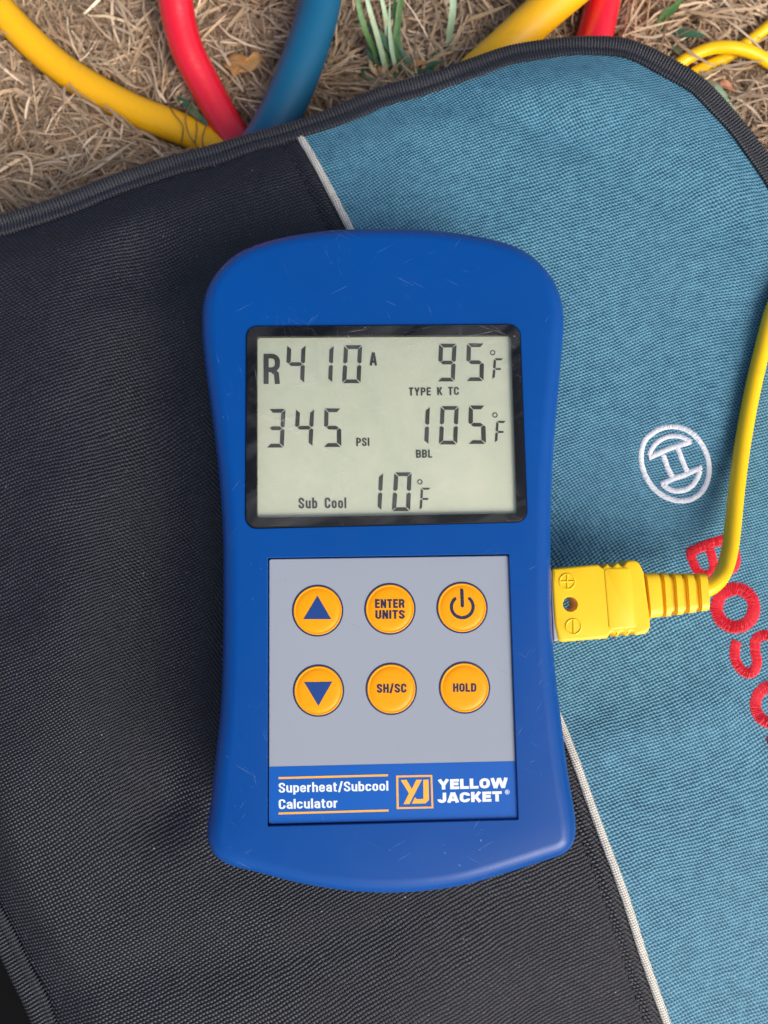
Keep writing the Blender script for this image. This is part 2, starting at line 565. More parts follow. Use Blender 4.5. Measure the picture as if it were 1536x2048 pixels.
# ------------------------------------------------------------------ bag surface
def bump_list():
    L = []
    for px, py, r, h in ((60, 760, 260, 4.0), (180, 1150, 230, 2.2), (330, 1120, 110, -1.6), (90, 1560, 240, 2.6),
                         (640, 2000, 330, 3.2), (1330, 1700, 300, 3.4), (1330, 1010, 200, 0.8),
                         (1180, 480, 300, 1.8), (820, 370, 120, 1.0), (1160, 190, 160, 1.2), 
                         (300, 520, 160, 1.2), (1500, 1900, 260, 1.5), (500, 420, 120, 0.8)):
        p = P(px, py, 0)
        L.append((p.x, p.y, r * 0.000125, h * 0.001))
    return L
BUMPS = bump_list()
LINES = []                                     # soft folds: (a, b, width, depth)
for a, b, w, h in (((870, 180), (1120, 270), 36, -0.8), ((1110, 265), (1420, 440), 60, -0.9),
                   ((310, 600), (330, 1500), 75, -3.0), ((120, 640), (150, 1300), 90, 1.2), ((470, 500), (240, 560), 60, -1.0), ((200, 1960), (700, 1860), 50, -0.7), ((1150, 1500), (1420, 1430), 50, 0.8)):
    p, q = P(a[0], a[1], 0), P(b[0], b[1], 0)
    LINES.append((p.x, p.y, q.x, q.y, w * 0.000125, h * 0.001))
DC = P(780, 1120, 0)                           # the meter presses the padding flat here

edge_px = [(0, 431), (100, 400), (200, 362), (300, 325), (430, 287), (500, 265), (600, 237), (680, 208), (768, 173), (868, 145),
           (943, 117), (1018, 92), (1093, 80), (1168, 75), (1243, 79), (1293, 95), (1343, 120), (1408, 160), (1468, 220),
           (1518, 280), (1560, 340), (1610, 440), (1650, 560), (1690, 760), (1720, 1050), (1735, 1500), (1735, 2000), (1690, 2380), (1560, 2500),
           (1200, 2530), (700, 2530), (350, 2510), (230, 2440), (140, 2230), (62, 2040), (47, 2006), (26, 1965), (-2, 1908), (-45, 1820), (-90, 1690),
           (-120, 1500), (-135, 1200), (-140, 900), (-135, 640), (-115, 500), (-65, 452)]
EDGE_Z = -0.0035
edge = resample(catmull([P(x, y, EDGE_Z) for x, y in edge_px], 14, True), 0.0012, True)
EA = np.array([(p.x, p.y) for p in edge])
EB = np.roll(EA, -1, axis=0)

def edge_dist(x, y):
    x = np.atleast_1d(x).astype(float); y = np.atleast_1d(y).astype(float)
    out = np.full(x.shape, 1e9)
    for s in range(0, len(x), 4000):
        d = (x[s:s+4000, None] - EA[None, :, 0])**2 + (y[s:s+4000, None] - EA[None, :, 1])**2
        out[s:s+4000] = np.sqrt(d.min(1))
    return out

def inside(x, y):
    x = np.atleast_1d(x).astype(float); y = np.atleast_1d(y).astype(float)
    c = np.zeros(x.shape, bool)
    for (ax, ay), (bx, by) in zip(EA, EB):
        if ay == by:
            continue
        hit = ((ay > y) != (by > y)) & (x < (bx - ax) * (y - ay) / (by - ay) + ax)
        c ^= hit
    return c

# white piping centre line (and the seam beside it)
PIP = [(560, 190), (612, 288), (655, 372), (701, 460), (770, 600), (870, 830), (980, 1090), (1070, 1320), (1134, 1478), (1196, 1648), (1249, 1790), (1297, 1930),
       (1341, 2048), (1410, 2230), (1500, 2480), (1530, 2560)]
pip0 = resample(catmull([P(x, y, 0.0) for x, y in PIP], 10), 0.001)
PA = np.array([(p.x, p.y) for p in pip0])

def pip_x(y):
    o = np.argsort(PA[:, 1])
    return np.interp(y, PA[o, 1], PA[o, 0])

def bag_z(x, y):
    x = np.atleast_1d(x).astype(float); y = np.atleast_1d(y).astype(float)
    z = np.zeros(x.shape)
    for bx, by, r, h in BUMPS:
        z += h * np.exp(-((x - bx)**2 + (y - by)**2) / (r * r))
    for ax, ay, bx, by, w, h in LINES:
        t = np.clip(((x - ax) * (bx - ax) + (y - ay) * (by - ay)) / ((bx - ax)**2 + (by - ay)**2), -0.1, 1.1)
        d2 = (x - ax - t * (bx - ax))**2 + (y - ay - t * (by - ay))**2
        z += h * np.exp(-d2 / (w * w))
    # slack cloth: shallow wrinkles that run with the weave and pucker at the seam
    for kx, ky, ph, am in ((95, 240, 0.3, 0.10), (210, 120, 1.9, 0.08), (330, -190, 4.1, 0.05), (60, -150, 2.6, 0.14), (-140, 420, 0.9, 0.035)):
        z += am * 0.0008 * np.sin(kx * x + ky * y + ph + 1.5 * np.sin(40 * x - 33 * y + ph))
    # the bag falls away towards its lower right
    z -= 0.05 * np.log1p(np.exp(((x - 0.055) * 0.75 - (y + 0.045) * 0.66) / 0.02)) * 0.02 * 2.2
    # flat where the meter lies
    f = np.exp(-(np.maximum(0, np.abs(x - DC.x) - 0.036) / 0.009)**2 - (np.maximum(0, np.abs(y - DC.y) - 0.062) / 0.014)**2)
    z = z * (1 - f)
    # crease beside the piping on the black side
    dx = (pip_x(y) - x)
    z -= 0.0005 * np.exp(-((dx - 0.0011) / 0.0006)**2)
    z += 0.00035 * np.exp(-((dx - 0.0032) / 0.0010)**2)
    z -= 0.0004 * np.exp(-((dx - 0.0050) / 0.0006)**2)
    # padding thins towards the sewn edge
    d = edge_dist(x, y)
    s = np.clip(d / 0.018, 0, 1); s = s * s * (3 - 2 * s)
    return EDGE_Z + (z - EDGE_Z) * s

def bz(x, y):
    return float(bag_z(x, y)[0])

def B(px, py, lift=0.0):
    z = 0.0
    for _ in range(5):
        p = P(px, py, z + lift)
        z = bz(p.x, p.y)
    return P(px, py, z + lift)

bag_root = empty('tool_bag', 'black and teal woven tool bag with white piping, lying on dry grass', 'bag', (0, 0, -0.0195))

step = 0.0008
x0, x1 = EA[:, 0].min(), EA[:, 0].max(); y0, y1 = EA[:, 1].min(), EA[:, 1].max()
xs = np.arange(x0 - step, x1 + step, step); ys = np.arange(y0 - step, y1 + step, step)
X, Y = np.meshgrid(xs, ys, indexing='ij')
xf, yf = X.ravel(), Y.ravel()
Zf = bag_z(xf, yf)
ins = inside(xf, yf) & (edge_dist(xf, yf) > 0.0012)
idx = np.arange(X.size).reshape(X.shape)
Q = np.stack([idx[:-1, :-1], idx[1:, :-1], idx[1:, 1:], idx[:-1, 1:]], -1).reshape(-1, 4)
ok = ins[Q].all(1)
Q = Q[ok]
cx = xf[Q].mean(1); cy = yf[Q].mean(1)
left = cx < pip_x(cy)
V = np.stack([xf, yf, Zf], -1)
def sub(Qs):
    u, inv = np.unique(Qs.ravel(), return_inverse=True)
    return V[u], inv.reshape(Qs.shape)
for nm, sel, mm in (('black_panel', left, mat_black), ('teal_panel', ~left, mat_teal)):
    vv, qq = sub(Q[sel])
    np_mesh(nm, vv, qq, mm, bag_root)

# white piping: a woven cord lying in the seam
pts = []
for p in pip0:
    d = float(edge_dist(p.x, p.y)[0])
    if bool(inside(p.x, p.y)[0]) and d > 0.0035:
        pts.append(Vector((p.x, p.y, bz(p.x, p.y) + 0.0001)))
vs, fs = [], []
for i, p in enumerate(pts):
    t = (pts[min(i + 1, len(pts) - 1)] - pts[max(i - 1, 0)]).normalized()
    nn = Vector((-t.y, t.x, 0)).normalized()
    w = 0.00102
    for k_ in range(9):
        a = math.pi * k_ / 8
        vs.append(p + nn * w * math.cos(a) + Vector((0, 0, 0.00075 * math.sin(a) - 0.0002)))
for i in range(len(pts) - 1):
    for k_ in range(8):
        fs.append((i * 9 + k_, i * 9 + k_ + 1, (i + 1) * 9 + k_ + 1, (i + 1) * 9 + k_))
mesh('white_piping', vs, fs, mat_white_piping, bag_root, flip=True)

# sewing stitches on the black side of the seam
path = resample(pts, 0.0026)
for i in range(0, len(path) - 1):
    a, b = path[i], path[i + 1]
    t = (b - a).normalized(); nn = Vector((t.y, -t.x, 0)).normalized()
    if nn.x > 0:
        nn = -nn
    q = [a + nn * 0.0050, a.lerp(b, 0.35) + nn * 0.0050, a.lerp(b, 0.62) + nn * 0.0050]
    for j, v in enumerate(q):
        v.z = bz(v.x, v.y) + (0.00022 if j == 1 else 0.00002)
    v_, f_ = tube(q, 0.00013, 6)
    mesh('stitch', v_, f_, mat_thread_black, bag_root)

# ribbed binding tape sewn round the edge
ep = resample(edge, 0.00014, True)
N = len(ep)
Epts = np.array([(p.x, p.y) for p in ep])
T = np.roll(Epts, -6, 0) - np.roll(Epts, 6, 0)
T /= np.linalg.norm(T, axis=1)[:, None]
ar = np.sum(Epts[:, 0] * np.roll(Epts[:, 1], -1) - np.roll(Epts[:, 0], -1) * Epts[:, 1])
Nn = np.stack([-T[:, 1], T[:, 0]], -1) * (1 if ar > 0 else -1)     # inwards
prof = [(1.2, -1.7), (0.4, -1.3), (0.0, -0.4), (0.1, 0.5), (0.7, 1.15), (1.6, 1.42), (2.5, 1.3), (3.2, 0.95), (3.6, 0.5), (3.9, 0.42), (4.3, 0.62), (5.0, 0.66), (5.5, 0.55), (5.75, 0.05), (5.7, -0.5)]
s = np.arange(N) * 0.00014
wv = 0.5 + 0.5 * np.sin(2 * math.pi * s / 0.00086)
wide = 1.07 + 0.03 * np.sin(s * 140) + 0.025 * np.sin(s * 333 + 1)
ridge = np.abs(np.sin(2 * math.pi * s / 0.0016))
verts = np.zeros((N, len(prof), 3)); uv = np.zeros((N, len(prof), 2))
for j, (u_, h_) in enumerate(prof):
    amp = 0.42 if 1 < j < 8 else 0.22
    hh = h_ + amp * (wv - 0.5) * (1 if h_ > 0 else 0)
    uu = u_ * wide
    if j in (12, 13, 14):
        uu = uu + 0.35 * wv
    px_ = Epts + Nn * (uu * 0.001)[:, None]
    base = bag_z(px_[:, 0], px_[:, 1]) if u_ > 3.3 else np.full(N, EDGE_Z)
    if u_ <= 3.3:
        base = base + 0.0006 * np.sin(s * 61) * np.sin(s * 23)
    if u_ > 3.3:
        base = base + 0.00055 - 0.00035
    verts[:, j, 0:2] = px_
    verts[:, j, 2] = base + hh * 0.001
    uv[:, j, 0] = s
    uv[:, j, 1] = u_ * 0.001
m_ = len(prof)
idx = np.arange(N * m_).reshape(N, m_)
nx_ = np.roll(idx, -1, 0)
Q = np.stack([idx[:, :-1], nx_[:, :-1], nx_[:, 1:], idx[:, 1:]], -1).reshape(-1, 4)
if ar < 0:
    Q = Q[:, ::-1]
o = np_mesh('binding_tape', verts.reshape(-1, 3), Q[:, ::-1], mat_binding, bag_root, uv=uv.reshape(-1, 2))

# gusset and underside of the bag
inner = offset_loop(resample(edge, 0.004, True), 0.007)
vs, fs = loft([at_z(inner, -0.0042), at_z(offset_loop(inner, -0.0012), -0.009), at_z(offset_loop(inner, -0.0012), -0.015), at_z(inner, -0.0185), at_z(offset_loop(inner, 0.001), -0.0195)], close_bottom=False, close_top=True)
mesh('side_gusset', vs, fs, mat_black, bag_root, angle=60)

# zipper teeth along the upper right corner, just under the binding
zp = [q for q in resample(edge, 0.0017, True) if q.x > P(1500, 260, EDGE_Z).x and q.y > P(1600, 700, EDGE_Z).y]
for q in zp:
    vsz = []
    c0 = Vector((q.x + 0.0006, q.y + 0.0004, -0.0058))
    for dx_, dy_, dz_ in ((-1, -1, -1), (1, -1, -1), (1, 1, -1), (-1, 1, -1), (-.7, -.7, 1), (.7, -.7, 1), (.7, .7, 1), (-.7, .7, 1)):
        vsz.append(c0 + Vector((dx_ * 0.0011, dy_ * 0.0005, dz_ * 0.0005)))
    mesh('zipper_tooth', vsz, [(0, 3, 2, 1), (4, 5, 6, 7), (0, 1, 5, 4), (1, 2, 6, 5), (2, 3, 7, 6), (3, 0, 4, 7)], mat_thread_black, bag_root, smooth=False)

# near-black sheet added for the deep shade beyond the bag's left edge
lf = [P(-330, 1500, -0.033), P(-190, 1350, -0.033), P(60, 1700, -0.033), P(230, 2200, -0.033), P(200, 2480, -0.033), P(-330, 2480, -0.033)]
lfl = resample(catmull(lf, 8, True), 0.003, True)
lfl = ccw(lfl)
vs, fs = loft([at_z(offset_loop(lfl, -0.001), -0.0400), at_z(lfl, -0.0335), at_z(offset_loop(lfl, 0.004), -0.0328)], close_top=True)
mesh('shade_sheet', vs, fs, mat_shade_sheet, bag_root, angle=60)

# ------------------------------------------------------------------ embroidery
def stitched(name, strokes, m, conv, parent, pitch=0.00017, height=0.00030, label=None):
    """satin stitching: threads laid side by side across each stroke"""
    vs, fs = [], []
    for pts_px, width, closed in strokes:
        pp = [B(*conv(*q)) for q in pts_px]
        scale = 0.000124
        c = catmull(pp, 10, closed) if len(pp) > 2 else pp
        c = resample(c, pitch, closed)
        n_ = len(c)
        w = width * scale / 2
        # soft backing under the threads
        b0 = len(vs)
        for i, p in enumerate(c):
            a_, b_ = (c[i - 1], c[(i + 1) % n_]) if closed else (c[max(i - 1, 0)], c[min(i + 1, n_ - 1)])
            t = (b_ - a_); t.z = 0; t.normalize()
            nn = Vector((-t.y, t.x, 0))
            for q in (-0.86, 0.0, 0.86):
                v = p + nn * w * q
                v.z = bz(v.x, v.y) + 0.0001 + (height * 0.6 if q == 0 else 0.0)
                vs.append(v)
        last = n_ if closed else n_ - 1
        for i in range(last):
            j = (i + 1) % n_
            for q in (0, 1):
                fs.append((b0 + i * 3 + q, b0 + j * 3 + q, b0 + j * 3 + q + 1, b0 + i * 3 + q + 1))
        for i, p in enumerate(c):
            a_, b_ = (c[i - 1], c[(i + 1) % n_]) if closed else (c[max(i - 1, 0)], c[min(i + 1, n_ - 1)])
            t = (b_ - a_); t.z = 0; t.normalize()
            nn = Vector((-t.y, t.x, 0))
            nn = (nn + t * (0.18 + random.uniform(-0.12, 0.12))).normalized()
            tt = Vector((nn.y, -nn.x, 0))
            w1, w2 = w * (1 + random.uniform(-0.10, 0.06)) , w * (1 + random.uniform(-0.10, 0.06))
            lift = random.uniform(-0.00008, 0.00008)
            b1 = len(vs)
            for q in range(7):
                f_ = q / 6
                off = -w1 + (w1 + w2) * f_
                hz = math.sin(math.pi * f_) ** 0.5 * (height + lift)
                ctr = p + nn * off
                ctr.z = bz(ctr.x, ctr.y) + 0.00005 + hz
                hw = pitch * 0.66
                vs += [ctr + tt * hw - Vector((0, 0, 0.00013)), ctr, ctr - tt * hw - Vector((0, 0, 0.00013))]
            for q in range(6):
                for r_ in (0, 1):
                    fs.append((b1 + q * 3 + r_, b1 + q * 3 + r_ + 1, b1 + (q + 1) * 3 + r_ + 1, b1 + (q + 1) * 3 + r_))
    o = mesh(name, vs, fs, m, parent, smooth=False)
    bm_ = bmesh.new(); bm_.from_mesh(o.data)
    bm_.normal_update()
    flip = [f for f in bm_.faces if f.normal.z < 0]
    bmesh.ops.reverse_faces(bm_, faces=flip)
    bm_.to_mesh(o.data); bm_.free()
    if label:
        o['label'] = label
    return o

ce = lambda X_, Y_: (1240 + X_ / 5.189, 820 + Y_ / 5.189)
ring = [(250, 330), (330, 245), (430, 190), (545, 172), (660, 192), (770, 260), (850, 360), (905, 480), (925, 610), (905, 740), (845, 850),
        (740, 925), (620, 942), (500, 915), (390, 850), (300, 745), (240, 620), (218, 480)]
stitched('embroidered_emblem', [
    (ring, 11.5, True),
    ([(300, 470), (340, 385), (420, 310), (520, 272), (620, 275), (735, 325)], 10.5, False),
    ([(300, 495), (400, 450), (500, 405), (610, 368), (735, 330)], 11.5, False),
    ([(450, 470), (490, 590), (545, 700)], 11.5, False),
    ([(600, 400), (645, 520), (700, 645)], 11, False),
    ([(425, 770), (560, 710), (700, 660), (845, 592)], 11.5, False),
    ([(455, 785), (530, 830), (640, 838), (740, 790), (800, 710), (832, 630)], 11.5, False),
], mat_stitch_white, ce, bag_root, pitch=0.00019, height=0.00028, label='round white embroidered emblem')
cl = lambda X_, Y_: (1336 + X_ / 4.265, 1040 + Y_ / 4.265)
red = 'red embroidered letter'
stitched('embroidered_letter', [
    ([(165, 285), (350, 205), (545, 150)], 22, False),
    ([(190, 290), (225, 385), (262, 445), (325, 470), (385, 430), (385, 350), (355, 250)], 20, False),
    ([(390, 400), (440, 440), (510, 440), (570, 395), (580, 310), (540, 180)], 20, False),
], mat_stitch_red, cl, bag_root, label=red)
stitched('embroidered_letter', [
    ([(575 + 160 * math.cos(a), 750 + 164 * math.sin(a)) for a in [i * math.pi / 6 for i in range(12)]], 28, True),
], mat_stitch_red, cl, bag_root, label=red)
stitched('embroidered_letter', [
    ([(585, 1035), (568, 1130), (590, 1230), (660, 1300), (720, 1300), (757, 1230), (745, 1120), (745, 1030), (800, 985), (880, 990), (950, 1050), (975, 1140), (965, 1210)], 23, False),
], mat_stitch_red, cl, bag_root, label=red)
stitched('embroidered_letter', [
    ([(910 + 165 * math.cos(math.radians(a)), 1575 + 165 * math.sin(math.radians(a))) for a in range(105, 395, 24)], 26, False),
], mat_stitch_red, cl, bag_root, label=red)
stitched('embroidered_letter', [
    ([(850, 1885), (1040, 1820), (1240, 1750)], 19, False),
    ([(1040, 1830), (1100, 2000)], 19, False),
    ([(930, 2110), (1120, 2045), (1320, 1975)], 19, False),
], mat_stitch_red, cl, bag_root, label=red)

# ------------------------------------------------------------------ hoses
hose_axes = []
def hose(name, path, r, m, label):
    raw = [P(x, y, z) for x, y, z in path]
    c = resample(catmull(raw, 14), 0.0012)
    base = c[0].copy(); base.z = GZ
    root = empty(name, label, 'hose', base)
    rad = [r * (1 + 0.010 * math.sin(i * 0.11 + r * 9000) + 0.006 * math.sin(i * 0.31)) for i in range(len(c))]
    v_, f_ = tube(c, rad, 32)
    mesh('hose_body', v_, f_, m, root, flip=True)
    # crimped brass end hidden under the bag
    e0, e1 = c[-1], c[-1] + (c[-1] - c[-3]).normalized() * 0.022
    pe = [e0.lerp(e1, t) for t in np.linspace(-0.2, 1, 13)]
    v_, f_ = tube(pe, [r * (1.12 if i % 3 else 1.02) for i in range(13)], 24)
    mesh('crimped_fitting', v_, f_, mat_pin, root, flip=True)
    hose_axes.append((np.array([tuple(p) for p in c]), r))
    return root

hose('refrigerant_hose', [(-340, -900, -0.036), (-230, -520, -0.036), (-130, -230, -0.034), (-76, -115, -0.0345), (-34, -26, -0.0355), (11, 30, -0.0365), (60, 82, -0.038), (125, 138, -0.0395), (200, 186, -0.0403), (280, 226, -0.0405), (350, 253, -0.0405), (412, 282, -0.0405), (480, 332, -0.0405), (530, 410, -0.0405), (550, 520, -0.0405), (550, 640, -0.0405)],
     0.0049, mat_hose_yellow, 'thick yellow hose curving from the top left corner under the black part of the bag')
hose('refrigerant_hose', [(420, -1000, -0.036), (350, -640, -0.026), (330, -330, -0.014), (336, -180, -0.016), (344, -60, -0.0195), (351, 0, -0.0225), (360, 50, -0.0255), (375, 100, -0.0285), (407, 165, -0.033), (440, 226, -0.0365), (470, 275, -0.0388), (530, 350, -0.0398), (620, 450, -0.0398), (690, 560, -0.0398)],
     0.0052, mat_hose_red, 'glossy red hose between the yellow and the blue hose')
hose('refrigerant_hose', [(560, -1000, -0.036), (640, -640, -0.030), (670, -330, -0.024), (662, -180, -0.024), (650, -70, -0.024), (638, 15, -0.0245), (615, 95, -0.0248), (578, 190, -0.0255), (535, 275, -0.0262), (460, 380, -0.0262), (400, 520, -0.0262)],
     0.0063, mat_hose_blue, 'matt blue hose coming down steeply left of the tuft of green grass')
hose('refrigerant_hose', [(1900, -800, -0.036), (1620, -470, -0.032), (1420, -250, -0.026), (1290, -150, -0.026), (1180, -55, -0.026), (1090, 22, -0.027), (1010, 95, -0.029), (930, 170, -0.0315), (850, 260, -0.034), (800, 380, -0.0375), (790, 500, -0.0388)],
     0.0059, mat_hose_yellow, 'thick yellow hose right of the green grass, running up beside the short red one')
hose('refrigerant_hose', [(1280, -950, -0.0385), (1262, -560, -0.038), (1240, -260, -0.036), (1225, -120, -0.036), (1207, -10, -0.0365), (1190, 70, -0.037), (1160, 170, -0.038), (1120, 300, -0.0388), (1090, 430, -0.0388)],
     0.0058, mat_hose_red, 'short stretch of red hose at the top, right of the thick yellow one')

# ------------------------------------------------------------------ meter
mroot = empty('refrigerant_meter', 'blue handheld superheat and subcool meter with a grey keypad, lying face up on the bag', 'meter', (DC.x, DC.y, 0))
SEAM_Z = 0.0236
out_px = [(766, 461.5), (860, 464), (940, 474), (989, 484), (1030, 497), (1063, 516), (1091, 543), (1111, 573), (1123, 607), (1127, 645), (1124, 700), (1119, 755), (1109, 872),
          (1103, 978), (1101, 1089), (1103, 1229), (1108, 1320), (1120, 1424), (1134, 1535), (1146, 1608), (1150.5, 1645), (1146, 1683), (1128, 1704), (1080, 1722), (1005, 1746),
          (927, 1768), (849, 1780), (770, 1783.5), (692, 1779), (604, 1765), (510, 1741), (456, 1726), (427, 1704), (415.5, 1672), (416, 1645), (421, 1612), (431, 1519), (441, 1422), (446, 1310), (447, 1163),
          (446, 1066), (438.5, 953), (429, 870), (414, 758), (407, 700), (404, 650), (406, 610), (418, 573), (440, 541), (478, 509), (532, 487), (619, 469), (690, 463)]
outl = resample(catmull([P(x, y, SEAM_Z) for x, y in out_px], 10, True), 0.0011, True)
outl = ccw(outl)
rings = []
for z, ins_ in ((0.0004, 4.0), (0.0012, 2.2), (0.004, 0.6), (0.009, -0.75), (0.0126, -1.05), (0.01285, -0.9), (0.01315, -0.9), (0.0134, -1.02), (0.018, -0.55), (0.021, -0.22), (0.0232, 0.0)):
    rings.append(at_z(offset_loop(outl, ins_ * 0.001), z))
# rounded shoulder up to the face
for kk in range(1, 11):
    a = math.pi / 2 * kk / 10
    rings.append(at_z(offset_loop(outl, 4.2 * (1 - math.cos(a)) * 0.001), 0.0232 + (FACE_Z - 0.0232) * math.sin(a)))
face_loop = rings[-1]
# window and keypad openings
FZ = FACE_Z
win_c = [P(491, 651, FZ), P(1041, 647, FZ), P(1056, 1045, FZ), P(489, 1058.5, FZ)]
key_c = [P(534, 1114.5, FZ), P(1019, 1107, FZ), P(1038, 1640.5, FZ), P(533.5, 1654, FZ)]
win_hole = ccw(rounded_quad(win_c, 0.0026, 8))
key_hole = ccw(rounded_quad(key_c, 0.0003, 2))
bm = bmesh.new()
def add_ring(loop):
    return [bm.verts.new(v - Vector(mroot.location)) for v in loop]
rv = [add_ring(r) for r in rings]
for a, b in zip(rv, rv[1:]):
    for i in range(len(a)):
        j = (i + 1) % len(a)
        bm.faces.new((a[i], a[j], b[j], b[i]))
bm.faces.new(rv[0][::-1])
hole_edges = []
wall_faces = []
for loop, depth in ((win_hole, 0.0030), (key_hole, 0.0022)):
    lip = add_ring(at_z(loop, FZ))
    lip2 = add_ring(at_z(offset_loop(loop, 0.00012), FZ - 0.00012))
    bot = add_ring(at_z(offset_loop(loop, 0.00012), FZ - depth))
    hole_edges += [bm.edges.new((lip[i], lip[(i + 1) % len(lip)])) for i in range(len(lip))]
    for a, b in ((lip, lip2), (lip2, bot)):
        for i in range(len(a)):
            j = (i + 1) % len(a)
            bm.faces.new((a[j], a[i], b[i], b[j])[::-1])
    bm.faces.new(bot)
top_edges = [bm.edges.get((rv[-1][i], rv[-1][(i + 1) % len(face_loop)])) for i in range(len(face_loop))]
res = bmesh.ops.triangle_fill(bm, use_beauty=True, use_dissolve=False, edges=top_edges + hole_edges, normal=(0, 0, 1))
bmesh.ops.recalc_face_normals(bm, faces=bm.faces)
me = bpy.data.meshes.new('housing')
bm.to_mesh(me); bm.free()
housing = link_mesh('housing', me, mat_blue, mroot, True, 32)

# port in the right side where the plug goes in
pc = [P(1098, 1143, 0.0125), P(1104, 1279, 0.0125)]
vs, fs = [], []
dxy = (pc[1] - pc[0]); dxy.z = 0; L_ = dxy.length; dxy.normalize(); nx = Vector((-dxy.y, dxy.x, 0))
if nx.x < 0: nx = -nx
def box(c, u, hu, v, hv, hz, bevel=0.0):
    vs_ = []
    for sz in (-1, 1):
        for su, sv_ in ((-1, -1), (1, -1), (1, 1), (-1, 1)):
            vs_.append(c + u * hu * su + v * hv * sv_ + Vector((0, 0, hz * sz)))
    return vs_, [(0, 3, 2, 1), (4, 5, 6, 7), (0, 1, 5, 4), (1, 2, 6, 5), (2, 3, 7, 6), (3, 0, 4, 7)]
mid = (pc[0] + pc[1]) / 2
b_v, b_f = box(mid + nx * 0.0001, dxy, L_ / 2 + 0.0002, nx, 0.0005, 0.0036)
o = mesh('probe_port', b_v, b_f, mat_port, mroot, smooth=False)
bv = o.modifiers.new('bevel', 'BEVEL'); bv.width = 0.0003; bv.segments = 2

# display
mesh_z = FZ + 0.0003
outer = ccw(rounded_quad([P(493, 653, FZ), P(1039.5, 649, FZ), P(1054.5, 1044, FZ), P(491, 1056.5, FZ)], 0.0025, 8))
LZ = FZ - 0.0007
inner_px = [(514.5, 674), (1022, 671), (1034, 1027), (514.5, 1035.5)]
innr = ccw(rounded_quad([P(x, y, FZ) for x, y in inner_px], 0.0006, 8))
# match start corners of both loops (same point count)
rings_b = [at_z(outer, FZ - 0.0022), at_z(outer, FZ + 0.00018), at_z(offset_loop(outer, 0.00022), FZ + 0.0004)]
n_o = len(outer)
best = min(range(n_o), key=lambda q: sum((innr[(i + q) % n_o] - outer[i]).length for i in range(n_o)))
innr = [innr[(i + best) % n_o] for i in range(n_o)]
rings_b += [at_z(offset_loop(innr, -0.0001), FZ + 0.0004), at_z(innr, FZ + 0.0003), at_z(innr, LZ - 0.0003)]
v_, f_ = loft(rings_b)
bezel = mesh('window_bezel', v_, f_, mat_bezel, mroot, angle=30)
scr = at_z(offset_loop(innr, -0.0006), LZ)
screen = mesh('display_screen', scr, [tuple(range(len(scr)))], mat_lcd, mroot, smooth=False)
lens_l = at_z(offset_loop(outer, 0.00024), FZ + 0.00052)
v_, f_ = loft([at_z(lens_l, FZ + 0.00042), lens_l, at_z(offset_loop(lens_l, 0.0001), FZ + 0.00056)], close_top=True)
mesh('clear_window', v_, f_, mat_lens, mroot, angle=30)

SZ = LZ + 0.00010
def cz(X_, Y_):
    return (480 + X_ / 2.6034, 640 + Y_ / 2.6034)

def poly_mesh(name, polys, m, parent, conv, z, thick=0.00003, label=None):
    vs, fs = [], []
    for pl in polys:
        pts_ = ccw([P(*conv(*q), z) for q in pl])
        b0 = len(vs); n_ = len(pts_)
        vs += pts_ + at_z(pts_, z - thick)
        fs.append(tuple(b0 + i for i in range(n_)))
        for i in range(n_):
            j = (i + 1) % n_
            fs.append((b0 + i, b0 + n_ + i, b0 + n_ + j, b0 + j))
    o = mesh(name, vs, fs, m, parent, smooth=False)
    if label:
        o['label'] = label
    return o

SEG = {'0': 'abcdef', '1': 'bc', '3': 'abcdg', '4': 'bcfg', '5': 'acdfg', '9': 'abcdfg', 'F': 'aefg'}
def digit(ch, tl, tr, br, bl, w=21, wh=19, gap=3.0, name='digit', label=None):
    def q(u, v):       # u,v in 0..1 inside the cell
        ax, ay = tl[0] + (tr[0] - tl[0]) * u, tl[1] + (tr[1] - tl[1]) * u
        bx, by = bl[0] + (br[0] - bl[0]) * u, bl[1] + (br[1] - bl[1]) * u
        return (ax + (bx - ax) * v, ay + (by - ay) * v)
    W = math.hypot(tr[0] - tl[0], tr[1] - tl[1]); H = math.hypot(bl[0] - tl[0], bl[1] - tl[1])
    a = w / W; b = wh / H; g = gap / W; h = gap / H
    polys = []
    for s_ in SEG[ch]:
        if s_ == 'a':
            pl = [(g * 1.6, 0), (1 - g * 1.6, 0), (1 - a - g * 0.2, b), (a + g * 0.2, b)]
        elif s_ == 'd':
            pl = [(a + g * 0.2, 1 - b), (1 - a - g * 0.2, 1 - b), (1 - g * 1.6, 1), (g * 1.6, 1)]
        elif s_ == 'g':
            pl = [(a * 0.45 + g, 0.5), (a + g, 0.5 - b / 2), (1 - a - g, 0.5 - b / 2), (1 - a * 0.45 - g, 0.5), (1 - a - g, 0.5 + b / 2), (a + g, 0.5 + b / 2)]
        elif s_ == 'f':
            pl = [(0, h * 1.6), (a - g * 0.2, b + h), (a, 0.5 - b / 2 - h), (a * 0.45, 0.5 - h * 1.2), (0, 0.5 - b / 2)]
        elif s_ == 'e':
            pl = [(0, 0.5 + b / 2), (a * 0.45, 0.5 + h * 1.2), (a, 0.5 + b / 2 + h), (a - g * 0.2, 1 - b - h), (0, 1 - h * 1.6)]
        elif s_ == 'b':
            pl = [(1, h * 1.6), (1, 0.5 - b / 2), (1 - a * 0.45, 0.5 - h * 1.2), (1 - a, 0.5 - b / 2 - h), (1 - a + g * 0.2, b + h)]
        elif s_ == 'c':
            pl = [(1, 0.5 + b / 2), (1, 1 - h * 1.6), (1 - a + g * 0.2, 1 - b - h), (1 - a, 0.5 + b / 2 + h), (1 - a * 0.45, 0.5 + h * 1.2)]
        polys.append([q(*t) for t in pl])
    return poly_mesh(name, polys, mat_segment, screen, cz, SZ, label=label)

